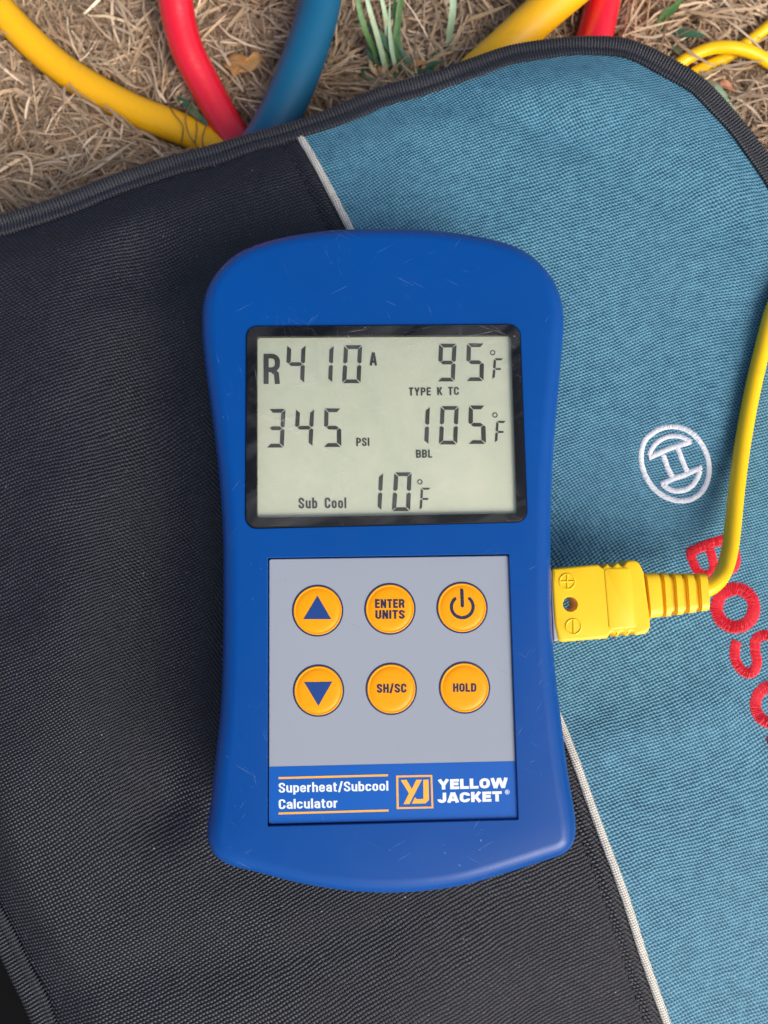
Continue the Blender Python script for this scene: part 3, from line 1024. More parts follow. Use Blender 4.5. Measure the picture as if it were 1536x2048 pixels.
def cell(tl, tr, br, bl): return tl, tr, br, bl
digit('4', (247, 130), (342, 130), (334, 330), (237, 330))
digit('1', (393, 132), (488, 132), (480, 328), (385, 328))
digit('0', (543, 132), (636, 132), (628, 329), (532, 329))
digit('9', (1038, 124), (1128, 124), (1118, 320), (1028, 320))
digit('5', (1183, 122), (1273, 122), (1268, 318), (1176, 318))
digit('3', (150, 464), (237, 464), (228, 664), (137, 664))
digit('4', (293, 462), (387, 462), (377, 660), (281, 660))
digit('5', (441, 461), (526, 461), (528, 661), (434, 661))
digit('1', (895, 450), (989, 450), (981, 650), (885, 650))
digit('0', (1046, 449), (1139, 449), (1131, 648), (1036, 648))
digit('5', (1193, 446), (1276, 446), (1281, 645), (1187, 645))
digit('1', (652, 795), (746, 795), (736, 994), (642, 994))
digit('0', (805, 794), (894, 794), (886, 995), (791, 995))
for tl, tr, br, bl in (((1323, 200), (1373, 200), (1366, 310), (1314, 310)), ((1336, 526), (1387, 526), (1380, 640), (1327, 640)), ((943, 874), (995, 874), (988, 990), (935, 990))):
    digit('F', tl, tr, br, bl, w=12, wh=10, gap=2.5, name='unit_letter')

def ring_polys(cx_, cy_, r, w, n_=24):
    out = []
    for i in range(n_):
        a, b = 2 * math.pi * i / n_, 2 * math.pi * (i + 1) / n_
        out.append([(cx_ + r * math.cos(a), cy_ + r * math.sin(a)), (cx_ + r * math.cos(b), cy_ + r * math.sin(b)),
                    (cx_ + (r - w) * math.cos(b), cy_ + (r - w) * math.sin(b)), (cx_ + (r - w) * math.cos(a), cy_ + (r - w) * math.sin(a))])
    return out
for cx_, cy_ in ((1316, 170), (1328, 495), (937, 843)):
    poly_mesh('degree_mark', ring_polys(cx_, cy_, 13.5, 4.5), mat_segment, screen, cz, SZ)

def arc(cx, cy, rx, ry, a0, a1, n_=7):
    return [(cx + rx * math.cos(math.radians(a0 + (a1 - a0) * i / n_)), cy + ry * math.sin(math.radians(a0 + (a1 - a0) * i / n_))) for i in range(n_ + 1)]

def glyph(ch, t, q):
    """centre lines of one condensed sans letter: cap height 1, stroke t, width factor q"""
    h = t / 2
    X_ = 0.73                                   # height of the small letters
    def box_(w, y0, y1, r_):
        return arc(w - h - r_, y1 - h - r_, r_, r_, 0, 90, 5) + arc(h + r_, y1 - h - r_, r_, r_, 90, 180, 5) + arc(h + r_, y0 + h + r_, r_, r_, 180, 270, 5) + arc(w - h - r_, y0 + h + r_, r_, r_, 270, 360, 5)
    w = 0.50 * q
    r_ = (w - t) / 2
    if ch == ' ': return 0.34 * q, []
    if ch == 'I': return t, [([(h, 0), (h, 1)], 0)]
    if ch == 'l': return t, [([(h, 0), (h, 1)], 0)]
    if ch == '/': return 0.36 * q, [([(h * 0.8, -0.06), (0.36 * q - h * 0.8, 1.04)], 0)]
    if ch == 'L': w = 0.42 * q; return w, [([(h, 1), (h, h), (w, h)], 0)]
    if ch == 'T': w = 0.46 * q; return w, [([(0, 1 - h), (w, 1 - h)], 0), ([(w / 2, 0), (w / 2, 1 - t)], 0)]
    if ch == 'H': return w, [([(h, 0), (h, 1)], 0), ([(w - h, 0), (w - h, 1)], 0), ([(t, 0.52), (w - t, 0.52)], 0)]
    if ch == 'E': w = 0.43 * q; return w, [([(w, 1 - h), (h, 1 - h), (h, h), (w, h)], 0), ([(t, 0.52), (w * 0.93, 0.52)], 0)]
    if ch == 'N': return w, [([(h, 0), (h, 1)], 0), ([(w - h, 0), (w - h, 1)], 0), ([(h, 1 - h * 0.3), (w - h, h * 0.3)], 0)]
    if ch == 'O': return w, [(box_(w, 0, 1, r_), 1)]
    if ch == 'D': return w, [([(h, h), (w - h - r_, h)] + arc(w - h - r_, h + r_, r_, r_, -90, 0, 5)[1:] + arc(w - h - r_, 1 - h - r_, r_, r_, 0, 90, 5) + [(h, 1 - h)], 1)]
    if ch == 'C': ry = min(r_, 0.21); return w, [([(w - h, 0.64)] + arc(w - h - r_, 1 - h - ry, r_, ry, 0, 90, 5) + arc(h + r_, 1 - h - ry, r_, ry, 90, 180, 5) + arc(h + r_, h + ry, r_, ry, 180, 270, 5) + arc(w - h - r_, h + ry, r_, ry, 270, 360, 5) + [(w - h, 0.36)], 0)]
    if ch == 'U': return w, [([(h, 1), (h, h + r_)] + arc(h + r_, h + r_, r_, r_, 180, 270, 5)[1:] + arc(w - h - r_, h + r_, r_, r_, 270, 360, 5) + [(w - h, 1)], 0)]
    if ch == 'J': w = 0.42 * q; r_ = (w - t) / 2; return w, [([(w - h, 1), (w - h, h + r_)] + arc(h + r_, h + r_, r_, r_, 0, -90, 5)[1:] + arc(h + r_, h + r_, r_, r_, -90, -180, 5)[1:] + [(h, 0.36)], 0)]
    if ch == 'S': return w, [([(w - h, 0.67)] + arc(w / 2, 1 - h - r_, r_, r_, 0, 90, 5) + arc(w / 2, 1 - h - r_, r_, r_, 90, 180, 5)[1:] + [(h, 0.68), (h + r_ * 0.35, 0.59), (w - h - r_ * 0.35, 0.41), (w - h, 0.32)] + arc(w / 2, h + r_, r_, r_, 0, -90, 5) + arc(w / 2, h + r_, r_, r_, -90, -180, 5)[1:] + [(h, 0.33)], 0)]
    if ch in 'PRBK':
        out = [([(h, 0), (h, 1)], 0)]
        if ch == 'K': return w, out + [([(t * 0.9, 0.36), (w - h * 0.9, 1)], 0), ([(t * 1.25, 0.56), (w - h * 0.8, 0)], 0)]
        r2 = min(r_, 0.2)
        y0 = 0.50 if ch == 'B' else 0.47
        out.append(([(t, 1 - h), (w - h - r2, 1 - h)] + arc(w - h - r2, 1 - h - r2, r2, r2, 90, 0, 5)[1:] + arc(w - h - r2, y0 + r2, r2, r2, 0, -90, 5) + [(t, y0)], 0))
        if ch == 'R': out.append(([(w * 0.5, y0), (w - h - 0.03, y0 - 0.13), (w - h, 0)], 0))
        if ch == 'B': out.append(([(t, y0), (w - h - r2, y0)] + arc(w - h - r2, y0 - r2 * 0.9, r2, r2 * 0.9, 90, 0, 5)[1:] + arc(w - h - r2, h + r2, r2, r2, 0, -90, 5) + [(t, h)], 0))
        return w, out
    if ch == 'A': w = 0.56 * q; return w, [([(h * 0.85, 0), (w / 2 - h * 0.25, 1)], 0), ([(w - h * 0.85, 0), (w / 2 + h * 0.25, 1)], 0), ([(w * 0.24, 0.29), (w * 0.76, 0.29)], 0)]
    if ch == 'Y': w = 0.54 * q; return w, [([(h * 0.85, 1), (w / 2, 0.42)], 0), ([(w - h * 0.85, 1), (w / 2, 0.42)], 0), ([(w / 2, 0), (w / 2, 0.46)], 0)]
    if ch == 'W': w = 0.80 * q; return w, [([(h * 0.8, 1), (w * 0.27, 0)], 0), ([(w * 0.27, 0), (w * 0.5, 0.98)], 0), ([(w * 0.5, 0.98), (w * 0.73, 0)], 0), ([(w * 0.73, 0), (w - h * 0.8, 1)], 0)]
    w = 0.45 * q
    r_ = (w - t) / 2
    if ch == 'o': return w, [(box_(w, 0, X_, r_), 1)]
    if ch == 'c': return w, [([(w - h, 0.47)] + arc(w - h - r_, X_ - h - r_, r_, r_, 0, 90, 5) + arc(h + r_, X_ - h - r_, r_, r_, 90, 180, 5) + arc(h + r_, h + r_, r_, r_, 180, 270, 5) + arc(w - h - r_, h + r_, r_, r_, 270, 360, 5) + [(w - h, 0.26)], 0)]
    if ch == 'e': return w, [([(h, 0.38), (w - h, 0.38)] + arc(w - h - r_, X_ - h - r_, r_, r_, 0, 90, 5) + arc(h + r_, X_ - h - r_, r_, r_, 90, 180, 5) + arc(h + r_, h + r_, r_, r_, 180, 270, 5) + arc(w - h - r_, h + r_, r_, r_, 270, 360, 5) + [(w - h, 0.24)], 0)]
    if ch == 'u': return w, [([(h, X_), (h, h + r_)] + arc(h + r_, h + r_, r_, r_, 180, 360, 8)[1:], 0), ([(w - h, 0), (w - h, X_)], 0)]
    if ch == 'h': return w, [([(h, 0), (h, 1)], 0), (arc(h + r_, X_ - h - r_, r_, r_, 180, 0, 8) + [(w - h, 0)], 0)]
    if ch == 'b': return w, [([(h, 0), (h, 1)], 0), (box_(w, 0, X_, r_), 1)]
    if ch == 'p': return w, [([(h, -0.22), (h, X_)], 0), (box_(w, 0, X_, r_), 1)]
    if ch == 'r': w = 0.30 * q; return w, [([(h, 0), (h, X_)], 0), ([(h, X_ * 0.55), (h + 0.05, X_ - h * 1.5), (w, X_ - h * 0.9)], 0)]
    if ch == 't': w = 0.30 * q; return w, [([(w * 0.42, 0.92), (w * 0.42, h + 0.06), (w * 0.42 + 0.05, h), (w, h)], 0), ([(0, X_ - h * 0.8), (w, X_ - h * 0.8)], 0)]
    if ch == 'a': return w, [([(h, 0.50)] + arc(h + r_, X_ - h - r_, r_, r_, 180, 0, 8) + [(w - h, 0)], 0), ([(w - h, 0.42), (h + r_, 0.40)] + arc(h + r_ * 0.9, 0.40 - (0.40 - h) / 2, r_ * 0.9, (0.40 - h) / 2, 90, 270, 6)[1:] + [(w - h - 0.04, h + 0.02), (w - h, 0.16)], 0)]
    raise KeyError(ch)

def text(name, s_, bl, br, hpx, m, parent, conv, z, t=0.17, q=1.0, gap=0.10, lean=0.0):
    """flat lettering between two baseline points (photo pixels), cap height hpx"""
    glyphs, x = [], 0.0
    for ch in s_:
        w, st = glyph(ch, t, q)
        glyphs.append((x, st))
        x += w + gap
    total = x - gap
    A, Bp = conv(*bl), conv(*br)
    sc_ = conv(0, 1)[1] - conv(0, 0)[1]
    hh = hpx * sc_
    dx, dy = Bp[0] - A[0], Bp[1] - A[1]
    L2 = math.hypot(dx, dy)
    upx, upy = dy / L2, -dx / L2
    aspect = (L2 / total) / hh                  # the letters are stretched to fit, strokes keep their weight
    vs, fs = [], []
    lay = 0
    for gx_, st in glyphs:
        for line, closed in st:
            pl = [((gx_ + a) , b) for a, b in line]
            cl_ = [pl[0]]
            for p in pl[1:]:
                if math.hypot(p[0] - cl_[-1][0], p[1] - cl_[-1][1]) > 1e-4:
                    cl_.append(p)
            if closed and math.hypot(cl_[0][0] - cl_[-1][0], cl_[0][1] - cl_[-1][1]) < 1e-4:
                cl_.pop()
            n_ = len(cl_)
            b0 = len(vs)
            lay = (lay + 1) % 3
            zz = z + lay * 0.000004
            for i in range(n_):
                p0 = cl_[i - 1] if (i or closed) else None
                p1 = cl_[(i + 1) % n_] if (i < n_ - 1 or closed) else None
                c_ = cl_[i]
                d0 = Vector((c_[0] - p0[0], c_[1] - p0[1])).normalized() if p0 else None
                d1 = Vector((p1[0] - c_[0], p1[1] - c_[1])).normalized() if p1 else None
                d0 = d0 or d1; d1 = d1 or d0
                n0 = Vector((-d0.y, d0.x)); n1 = Vector((-d1.y, d1.x))
                mm_ = (n0 + n1)
                mm_ = mm_.normalized() if mm_.length > 1e-3 else n0
                k_ = t / 2 / max(0.5, mm_.dot(n0))
                for sg in (1, -1):
                    u = (c_[0] + mm_.x * k_ * sg)
                    v = (c_[1] + mm_.y * k_ * sg)
                    u = (u + lean * v) / total
                    vs.append(P(A[0] + dx * u + upx * hh * v, A[1] + dy * u + upy * hh * v, zz))
            last = n_ if closed else n_ - 1
            for i in range(last):
                j = (i + 1) % n_
                fs.append((b0 + 2 * i, b0 + 2 * i + 1, b0 + 2 * j + 1, b0 + 2 * j))
    return mesh(name, vs, fs, m, parent, smooth=False)

text('display_lettering', 'R', (123, 333), (208, 333), 157, mat_segment, screen, cz, SZ, t=0.155, q=1.0, gap=0.09)
text('display_lettering', 'A', (676, 237), (713, 237), 68, mat_segment, screen, cz, SZ, t=0.18)
text('display_lettering', 'TYPE', (880, 394), (994, 393), 42, mat_segment, screen, cz, SZ, t=0.17, gap=0.12)
text('display_lettering', 'K', (1028, 392), (1054, 391), 42, mat_segment, screen, cz, SZ, t=0.17, gap=0.12)
text('display_lettering', 'TC', (1085, 391), (1140, 390), 42, mat_segment, screen, cz, SZ, t=0.17, gap=0.12)
text('display_lettering', 'PSI', (606, 657), (674, 656), 43, mat_segment, screen, cz, SZ, t=0.17, gap=0.12)
text('display_lettering', 'BBL', (917, 718), (1001, 717), 42, mat_segment, screen, cz, SZ, t=0.17, gap=0.12)
text('display_lettering', 'Sub', (305, 982), (403, 981), 56, mat_segment, screen, cz, SZ, t=0.17, gap=0.12)
text('display_lettering', 'Cool', (442, 981), (554, 980), 56, mat_segment, screen, cz, SZ, t=0.17, gap=0.12)

# keypad
KZ = FZ - 0.0007
kq = [P(538, 1118, KZ), P(1017.5, 1111, KZ), P(1035.5, 1637.5, KZ), P(537.5, 1648, KZ)]
pan = ccw(rounded_quad(kq, 0.0005, 5))
v_, f_ = loft([at_z(pan, FZ - 0.0019), at_z(pan, KZ - 0.00015), at_z(offset_loop(pan, 0.00015), KZ)], close_top=True)
panel = mesh('keypad_panel', v_, f_, mat_grey_panel, mroot, angle=30)
# dark gap round the panel
v_, f_ = loft([at_z(offset_loop(key_hole, 0.00013), FZ - 0.0020), at_z(offset_loop(key_hole, 0.0015), FZ - 0.00198)], close_top=True)
mesh('panel_recess', v_, f_, mat_gap, mroot, smooth=False)

ck = lambda X_, Y_: (520 + X_ / 2.8444, 1090 + Y_ / 2.8444)
c4 = lambda X_, Y_: (530 + X_ / 2.954, 1520 + Y_ / 2.954)
idp = lambda X_, Y_: (X_, Y_)
PZ = KZ + 0.00003
poly_mesh('printed_band', [[(538.3, 1533.5), (1032.8, 1522.2), (1036.3, 1633.5), (1035.2, 1637), (541, 1647.6), (538.3, 1645)]], mat_band, panel, idp, PZ, label='blue band across the foot of the keypad')
TZ = PZ + 0.00003
poly_mesh('printed_line', [[(80, 101), (726, 84), (727, 96), (80, 113)]], mat_gold_print, panel, c4, TZ)
poly_mesh('printed_line', [[(80, 310), (730, 292), (731, 304), (80, 322)]], mat_gold_print, panel, c4, TZ)
text('printed_lettering', 'Superheat/Subcool', (81, 193), (729, 181), 58, mat_white_print, panel, c4, TZ, t=0.155, gap=0.085)
text('printed_lettering', 'Calculator', (82, 290), (429, 282), 58, mat_white_print, panel, c4, TZ, t=0.155, gap=0.085)
text('printed_lettering', 'YELLOW', (1022, 175), (1434, 164), 60, mat_white_print, panel, c4, TZ, t=0.27, q=1.6, gap=0.07)
text('printed_lettering', 'JACKET', (1020, 254), (1400, 244), 60, mat_white_print, panel, c4, TZ, t=0.27, q=1.6, gap=0.07)
poly_mesh('registered_mark', ring_polys(1431, 189, 14, 3), mat_white_print, panel, c4, TZ)
text('registered_mark', 'R', (1425, 196), (1437, 196), 14, mat_white_print, panel, c4, TZ, t=0.17)
fr_o = [(775, 92), (988, 88), (995, 285), (778, 290)]
fr_i = [(787, 103), (978, 99), (984, 275), (790, 279)]
polys = []
for i in range(4):
    j = (i + 1) % 4
    polys.append([fr_o[i], fr_o[j], fr_i[j], fr_i[i]])
polys.append([(802, 119), (836, 117), (868, 172), (893, 117), (927, 116), (853, 260), (818, 261), (851, 197)])
polys.append([(935, 117), (966, 115), (969, 236), (948, 256), (867, 258), (887, 220), (897, 232), (936, 229)])
poly_mesh('printed_logo', polys, mat_gold_print, panel, c4, TZ, label='orange framed YJ logo')

def button(cx_, cy_, r=51.5):
    ctr = P(cx_, cy_, KZ)
    R = (P(cx_ + r, cy_, KZ) - ctr).length
    nseg = 64
    def ring_at(rad, z):
        return [Vector((ctr.x + rad * math.cos(2 * math.pi * i / nseg), ctr.y + rad * math.sin(2 * math.pi * i / nseg), z)) for i in range(nseg)]
    Ro = R * 0.935
    prof_ = [(Ro, KZ - 0.0001), (Ro, KZ + 0.00006), (Ro * 0.985, KZ + 0.00016), (Ro * 0.955, KZ + 0.00016), (Ro * 0.93, KZ + 0.00008), (Ro * 0.90, KZ + 0.0001),
             (Ro * 0.86, KZ + 0.00018), (Ro * 0.80, KZ + 0.00025), (Ro * 0.72, KZ + 0.00030), (Ro * 0.62, KZ + 0.00033), (Ro * 0.4, KZ + 0.00034)]
    v_, f_ = loft([ring_at(a, b) for a, b in prof_], close_top=True)
    b = mesh('button', v_, f_, mat_orange, mroot, angle=70)
    v_, f_ = loft([ring_at(R, KZ - 0.0001), ring_at(R, KZ + 0.00003), ring_at(Ro * 0.99, KZ + 0.00004)])
    mesh('button_ring', v_, f_, mat_ring, b, smooth=False)
    return b, KZ + 0.00038

b1, BZ = button(635.3, 1221)
poly_mesh('arrow_symbol', [[(327, 288), (247, 422), (406, 422)]], mat_blue_print, b1, ck, BZ)
b1['label'] = 'orange up arrow button'
b2, _ = button(779.8, 1217.5)
text('button_lettering', 'ENTER', (655, 359), (822, 358), 50, mat_navy_print, b2, ck, BZ, t=0.20, q=1.1, gap=0.09)
text('button_lettering', 'UNITS', (657, 421), (824, 420), 50, mat_navy_print, b2, ck, BZ, t=0.20, q=1.1, gap=0.09)
b2['label'] = 'orange ENTER UNITS button'
b3, _ = button(924, 1215)
bits = []
for i in range(22):
    a = math.radians(-48 + (i) * (276 / 22)); b = math.radians(-48 + (i + 1) * (276 / 22))
    cx_, cy_, ro, ri = 1151, 352, 71, 53
    bits.append([(cx_ + ro * math.cos(a), cy_ + ro * math.sin(a)), (cx_ + ro * math.cos(b), cy_ + ro * math.sin(b)),
                (cx_ + ri * math.cos(b), cy_ + ri * math.sin(b)), (cx_ + ri * math.cos(a), cy_ + ri * math.sin(a))])
for a in (-48, 228):
    cx2, cy2 = 1151 + 62 * math.cos(math.radians(a)), 352 + 62 * math.sin(math.radians(a))
    sg = -1 if a < 0 else 1
    bits.append([(cx2 + 9 * math.cos(math.radians(a + sg * t)), cy2 + 9 * math.sin(math.radians(a + sg * t))) for t in range(0, 181, 20)])
bits.append([(1139, 258), (1142, 251), (1148, 248), (1155, 251), (1158, 258), (1161, 345), (1158, 353), (1152, 356), (1145, 353), (1142, 346)])
poly_mesh('power_symbol', bits, mat_navy_print, b3, ck, BZ)
b3['label'] = 'orange power button'
b4, _ = button(637, 1381)
poly_mesh('arrow_symbol', [[(251, 780), (411, 778), (332, 916)]], mat_blue_print, b4, ck, BZ)
b4['label'] = 'orange down arrow button'
b5, _ = button(782.5, 1377.5)
text('button_lettering', 'SH/SC', (665, 842), (834, 840), 51, mat_navy_print, b5, ck, BZ, t=0.20, q=1.1, gap=0.09)
b5['label'] = 'orange SH/SC button'
b6, _ = button(929, 1375)
text('button_lettering', 'HOLD', (1099, 836), (1231, 835), 48, mat_navy_print, b6, ck, BZ, t=0.20, q=1.1, gap=0.09)
b6['label'] = 'orange HOLD button'

# ------------------------------------------------------------------ thermocouple probe: plug and cable
PT = 0.0165                                     # top of the plug
PBt = 0.0085
cp = lambda X_, Y_: (1080 + X_ / 4.267, 1090 + Y_ / 4.267)
proot = empty('thermocouple_probe', 'yellow thermocouple plug and cable plugged into the right side of the blue meter', 'probe', tuple(P(1190, 1207, 0.0)))
body_px = [(95, 215), (112, 196), (300, 180), (490, 164), (512, 180), (530, 194), (546, 170), (562, 156), (578, 165), (598, 182), (612, 187), (630, 162), (650, 148), (668, 155), (690, 176), (702, 180),
           (722, 145), (745, 130), (800, 127), (835, 143), (858, 175), (885, 240), (905, 400), (935, 620), (938, 700), (925, 735), (895, 757), (830, 768), (806, 768), (790, 745), (778, 740), (765, 752), (745, 776), (730, 776),
           (708, 752), (694, 744), (680, 756), (662, 782), (648, 786), (625, 762), (604, 750), (590, 766), (572, 798), (380, 812), (190, 828), (160, 820), (145, 790), (120, 680), (108, 500), (98, 330)]
bl_ = ccw([P(*cp(*q), PT - 0.0006) for q in body_px])
# hole through the body
hc = P(*cp(258, 505), PT)
hr = 15.3 * 0.1165 / 1000
hole = [Vector((hc.x + hr * math.cos(2 * math.pi * i / 28), hc.y + hr * math.sin(2 * math.pi * i / 28), PT)) for i in range(28)]
bm = bmesh.new()
off = Vector(proot.location)
lo = [(0.0, PBt + 0.0006, -0.0006)]
R_ = []
for z, d in ((PBt, 0.0006), (PBt + 0.0006, 0.0), (PT - 0.0007, 0.0), (PT - 0.0003, 0.00014), (PT - 0.00008, 0.00036), (PT, 0.0007)):
    R_.append([bm.verts.new(v - off) for v in at_z(offset_loop(bl_, d) if d else bl_, z)])
for a, b in zip(R_, R_[1:]):
    for i in range(len(a)):
        j = (i + 1) % len(a)
        bm.faces.new((a[i], a[j], b[j], b[i]))
ht = [bm.verts.new(v - off) for v in hole]
hm = [bm.verts.new(v - off) for v in at_z(offset_loop(hole, 0.00012), PT - 0.00012)]
hb = [bm.verts.new(v - off) for v in at_z(offset_loop(hole, 0.00012), PBt)]
for a, b in ((ht, hm), (hm, hb)):
    for i in range(28):
        j = (i + 1) % 28
        bm.faces.new((a[i], a[j], b[j], b[i]))
for outr, inn in ((R_[-1], ht), (R_[0], hb)):
    E = []
    for lp in (outr, inn):
        for i in range(len(lp)):
            e = bm.edges.get((lp[i], lp[(i + 1) % len(lp)])) or bm.edges.new((lp[i], lp[(i + 1) % len(lp)]))
            E.append(e)
    bmesh.ops.triangle_fill(bm, use_beauty=True, use_dissolve=False, edges=E)
bmesh.ops.recalc_face_normals(bm, faces=bm.faces)
me = bpy.data.meshes.new('plug_body'); bm.to_mesh(me); bm.free()
plug = link_mesh('plug_body', me, mat_plug, proot, True, 40)

def raised(name, loop_px, z0, z1, bevel, parent, m, conv=cp, inner=None):
    lp = ccw([P(*conv(*q), z1) for q in loop_px])
    v_, f_ = loft([at_z(lp, z0), at_z(offset_loop(lp, bevel * 0.3), z1 - bevel * 0.7), at_z(offset_loop(lp, bevel), z1)], close_top=True)
    return mesh(name, v_, f_, m, parent, angle=50)
pad = ccw(rounded_quad([P(*cp(548, 205), PT), P(*cp(765, 195), PT), P(*cp(822, 700), PT), P(*cp(590, 722), PT)], 0.0007, 6))
v_, f_ = loft([at_z(pad, PT - 0.0001), at_z(pad, PT + 0.00012), at_z(offset_loop(pad, 0.00025), PT + 0.00022)], close_top=True)
mesh('grip_pad', v_, f_, mat_plug, plug, angle=50)
def disc(cx_, cy_, r, z0, z1, name, parent, m):
    lp = [(cx_ + r * math.cos(2 * math.pi * i / 32), cy_ + r * math.sin(2 * math.pi * i / 32)) for i in range(32)]
    return raised(name, lp, z0, z1, 0.0001, parent, m)
for cx_, cy_, plus in ((234, 312, True), (287, 697, False)):
    ro = 72
    # ridge ring
    vs, fs = [], []
    ns = 40
    for i in range(ns):
        a = 2 * math.pi * i / ns
        for rr, zz in ((ro, PT - 0.00005), (ro - 4, PT + 0.0002), (ro - 10, PT + 0.0002), (ro - 14, PT - 0.00005)):
            vs.append(P(*cp(cx_ + rr * math.cos(a), cy_ + rr * math.sin(a)), zz))
    for i in range(ns):
        j = (i + 1) % ns
        for q in range(3):
            fs.append((i * 4 + q, j * 4 + q, j * 4 + q + 1, i * 4 + q + 1))
    mesh('moulded_mark', vs, fs, mat_plug, plug, angle=60)
    bars = [[(cx_ - 7, cy_ - 56), (cx_ + 7, cy_ - 57), (cx_ + 9, cy_ + 55), (cx_ - 5, cy_ + 57)]]
    if plus:
        bars.append([(cx_ - 57, cy_ - 5), (cx_ + 56, cy_ - 9), (cx_ + 57, cy_ + 6), (cx_ - 56, cy_ + 9)])
    for bi, bb in enumerate(bars):
        raised('moulded_mark', bb, PT - 0.00005, PT + 0.00022 + 0.00002 * bi, 0.0001, plug, mat_plug)

# strain relief: solid root block, thin core, four ribs
SC = (PT + PBt) / 2
def cross_loft(stations, parent, name, m):
    """rounded-box sections along the plug axis: (x_zoom, y_top, y_bottom, half height mm)"""
    rings_ = []
    for X_t, Y_t, X_b, Y_b, hh in stations:
        a, b = P(*cp(X_t, Y_t), SC), P(*cp(X_b, Y_b), SC)
        c_ = (a + b) / 2
        hv = (a - b) / 2
        r_ = []
        for i in range(28):
            t = 2 * math.pi * i / 28
            cs, sn = math.cos(t), math.sin(t)
            e = 0.42
            fx = math.copysign(abs(cs) ** e, cs); fz = math.copysign(abs(sn) ** e, sn)
            r_.append(c_ + hv * fx + Vector((0, 0, hh * fz * 0.001)))
        rings_.append(r_)
    v_, f_ = loft(rings_, close_top=True, close_bottom=True)
    o = mesh(name, v_, f_, m, parent, angle=50)
    bm_ = bmesh.new(); bm_.from_mesh(o.data); bmesh.ops.recalc_face_normals(bm_, faces=bm_.faces); bm_.to_mesh(o.data); bm_.free()
    return o
def pt_on(x):            # edges of the tapering sleeve at zoom x (top edge, bottom edge)
    return 238 + (x - 880) * 0.012, 628 - (x - 930) * 0.152
relief = cross_loft([(875, 242, 915, 626, 3.2), (970, 238, 1010, 612, 3.2), (980, 244, 1018, 606, 3.1)], proot, 'strain_relief', mat_plug)
cross_loft([(960, 262, 1000, 588, 2.1), (1200, 272, 1230, 560, 2.0), (1330, 280, 1350, 545, 1.9)], relief, 'relief_core', mat_plug)
for x_a, x_b in ((1016, 1072), (1112, 1178), (1212, 1282), (1316, 1392)):
    sh = 24
    ta, ba = pt_on(x_a); tb, bb = pt_on(x_b)
    cross_loft([(x_a, ta + 10, x_a + sh, ba - 10, 2.7), (x_a + 6, ta, x_a + sh + 6, ba, 3.0), (x_b - 6, tb, x_b + sh - 6, bb, 2.9), (x_b, tb + 12, x_b + sh, bb - 12, 2.6)], relief, 'relief_rib', mat_plug)

# blades of the plug going into the port
for yy in (300, 640):
    c_ = P(*cp(92 + (yy - 300) * 0.07, yy), SC)
    b_v, b_f = box(c_, Vector((1, 0.08, 0)).normalized(), 0.0022, Vector((-0.08, 1, 0)).normalized(), 0.0012, 0.0004)
    mesh('contact_blade', b_v, b_f, mat_pin, proot, smooth=False)

cab = [P(1400, 1181, SC), P(1414, 1178, SC), P(1434, 1163, SC - 0.0006), B(1450, 1136, 0.0098), B(1460, 1098, 0.0078), B(1466, 1050, 0.0058), B(1471, 1000, 0.0044), B(1483, 903, 0.0027), B(1501, 800, 0.0022), B(1523, 704, 0.0021), B(1553, 600, 0.0021),
       B(1600, 520, 0.0032), P(1660, 455, 0.0012), P(1760, 385, -0.004), P(1800, 300, -0.022), P(1740, 215, -0.036), P(1640, 165, -0.0385), P(1575, 140, -0.0375), P(1536, 123, -0.0360), P(1514, 110, -0.0352), P(1489, 100, -0.0346), P(1456, 94.5, -0.0346), P(1421, 97, -0.0356), P(1389, 109, -0.0370),
       P(1359, 127, -0.0384), P(1325, 160, -0.040), P(1305, 200, -0.0405), P(1318, 222, -0.0405), P(1345, 200, -0.0405), P(1366, 168, -0.0402), P(1388, 147, -0.0398), P(1421, 130, -0.0396), P(1456, 113, -0.0394), P(1491, 88, -0.0390),
       P(1515, 70, -0.0380), P(1540, 50, -0.0370), P(1600, -10, -0.037), P(1680, -110, -0.038), P(1720, -220, -0.039)]
cc = resample(catmull(cab, 10), 0.0007)
v_, f_ = tube(cc, 0.00192, 20)
mesh('cable', v_, f_, mat_cable, proot, flip=True)
hose_axes.append((np.array([tuple(p) for p in cc]), 0.00192))

# ------------------------------------------------------------------ thatch of dry grass
def field(x, y, k_, seed):
    r_ = np.random.default_rng(seed)
    out = np.zeros_like(x)
    for _ in range(7):
        a = r_.uniform(0, 2 * math.pi); f_ = k_ * r_.uniform(0.5, 1.6)
        out += np.sin((x * math.cos(a) + y * math.sin(a)) * f_ + r_.uniform(0, 6.28))
    return out / 2.2

pal = np.array([[0.47, 0.34, 0.21], [0.36, 0.25, 0.15], [0.55, 0.43, 0.29], [0.27, 0.175, 0.10], [0.42, 0.33, 0.24], [0.62, 0.52, 0.38], [0.20, 0.13, 0.08], [0.40, 0.27, 0.15]])
pw = np.array([0.2, 0.2, 0.13, 0.15, 0.14, 0.06, 0.06, 0.06]); pw /= pw.sum()
w0, w1_ = P(-260, 520, GZ), P(1800, -260, GZ)

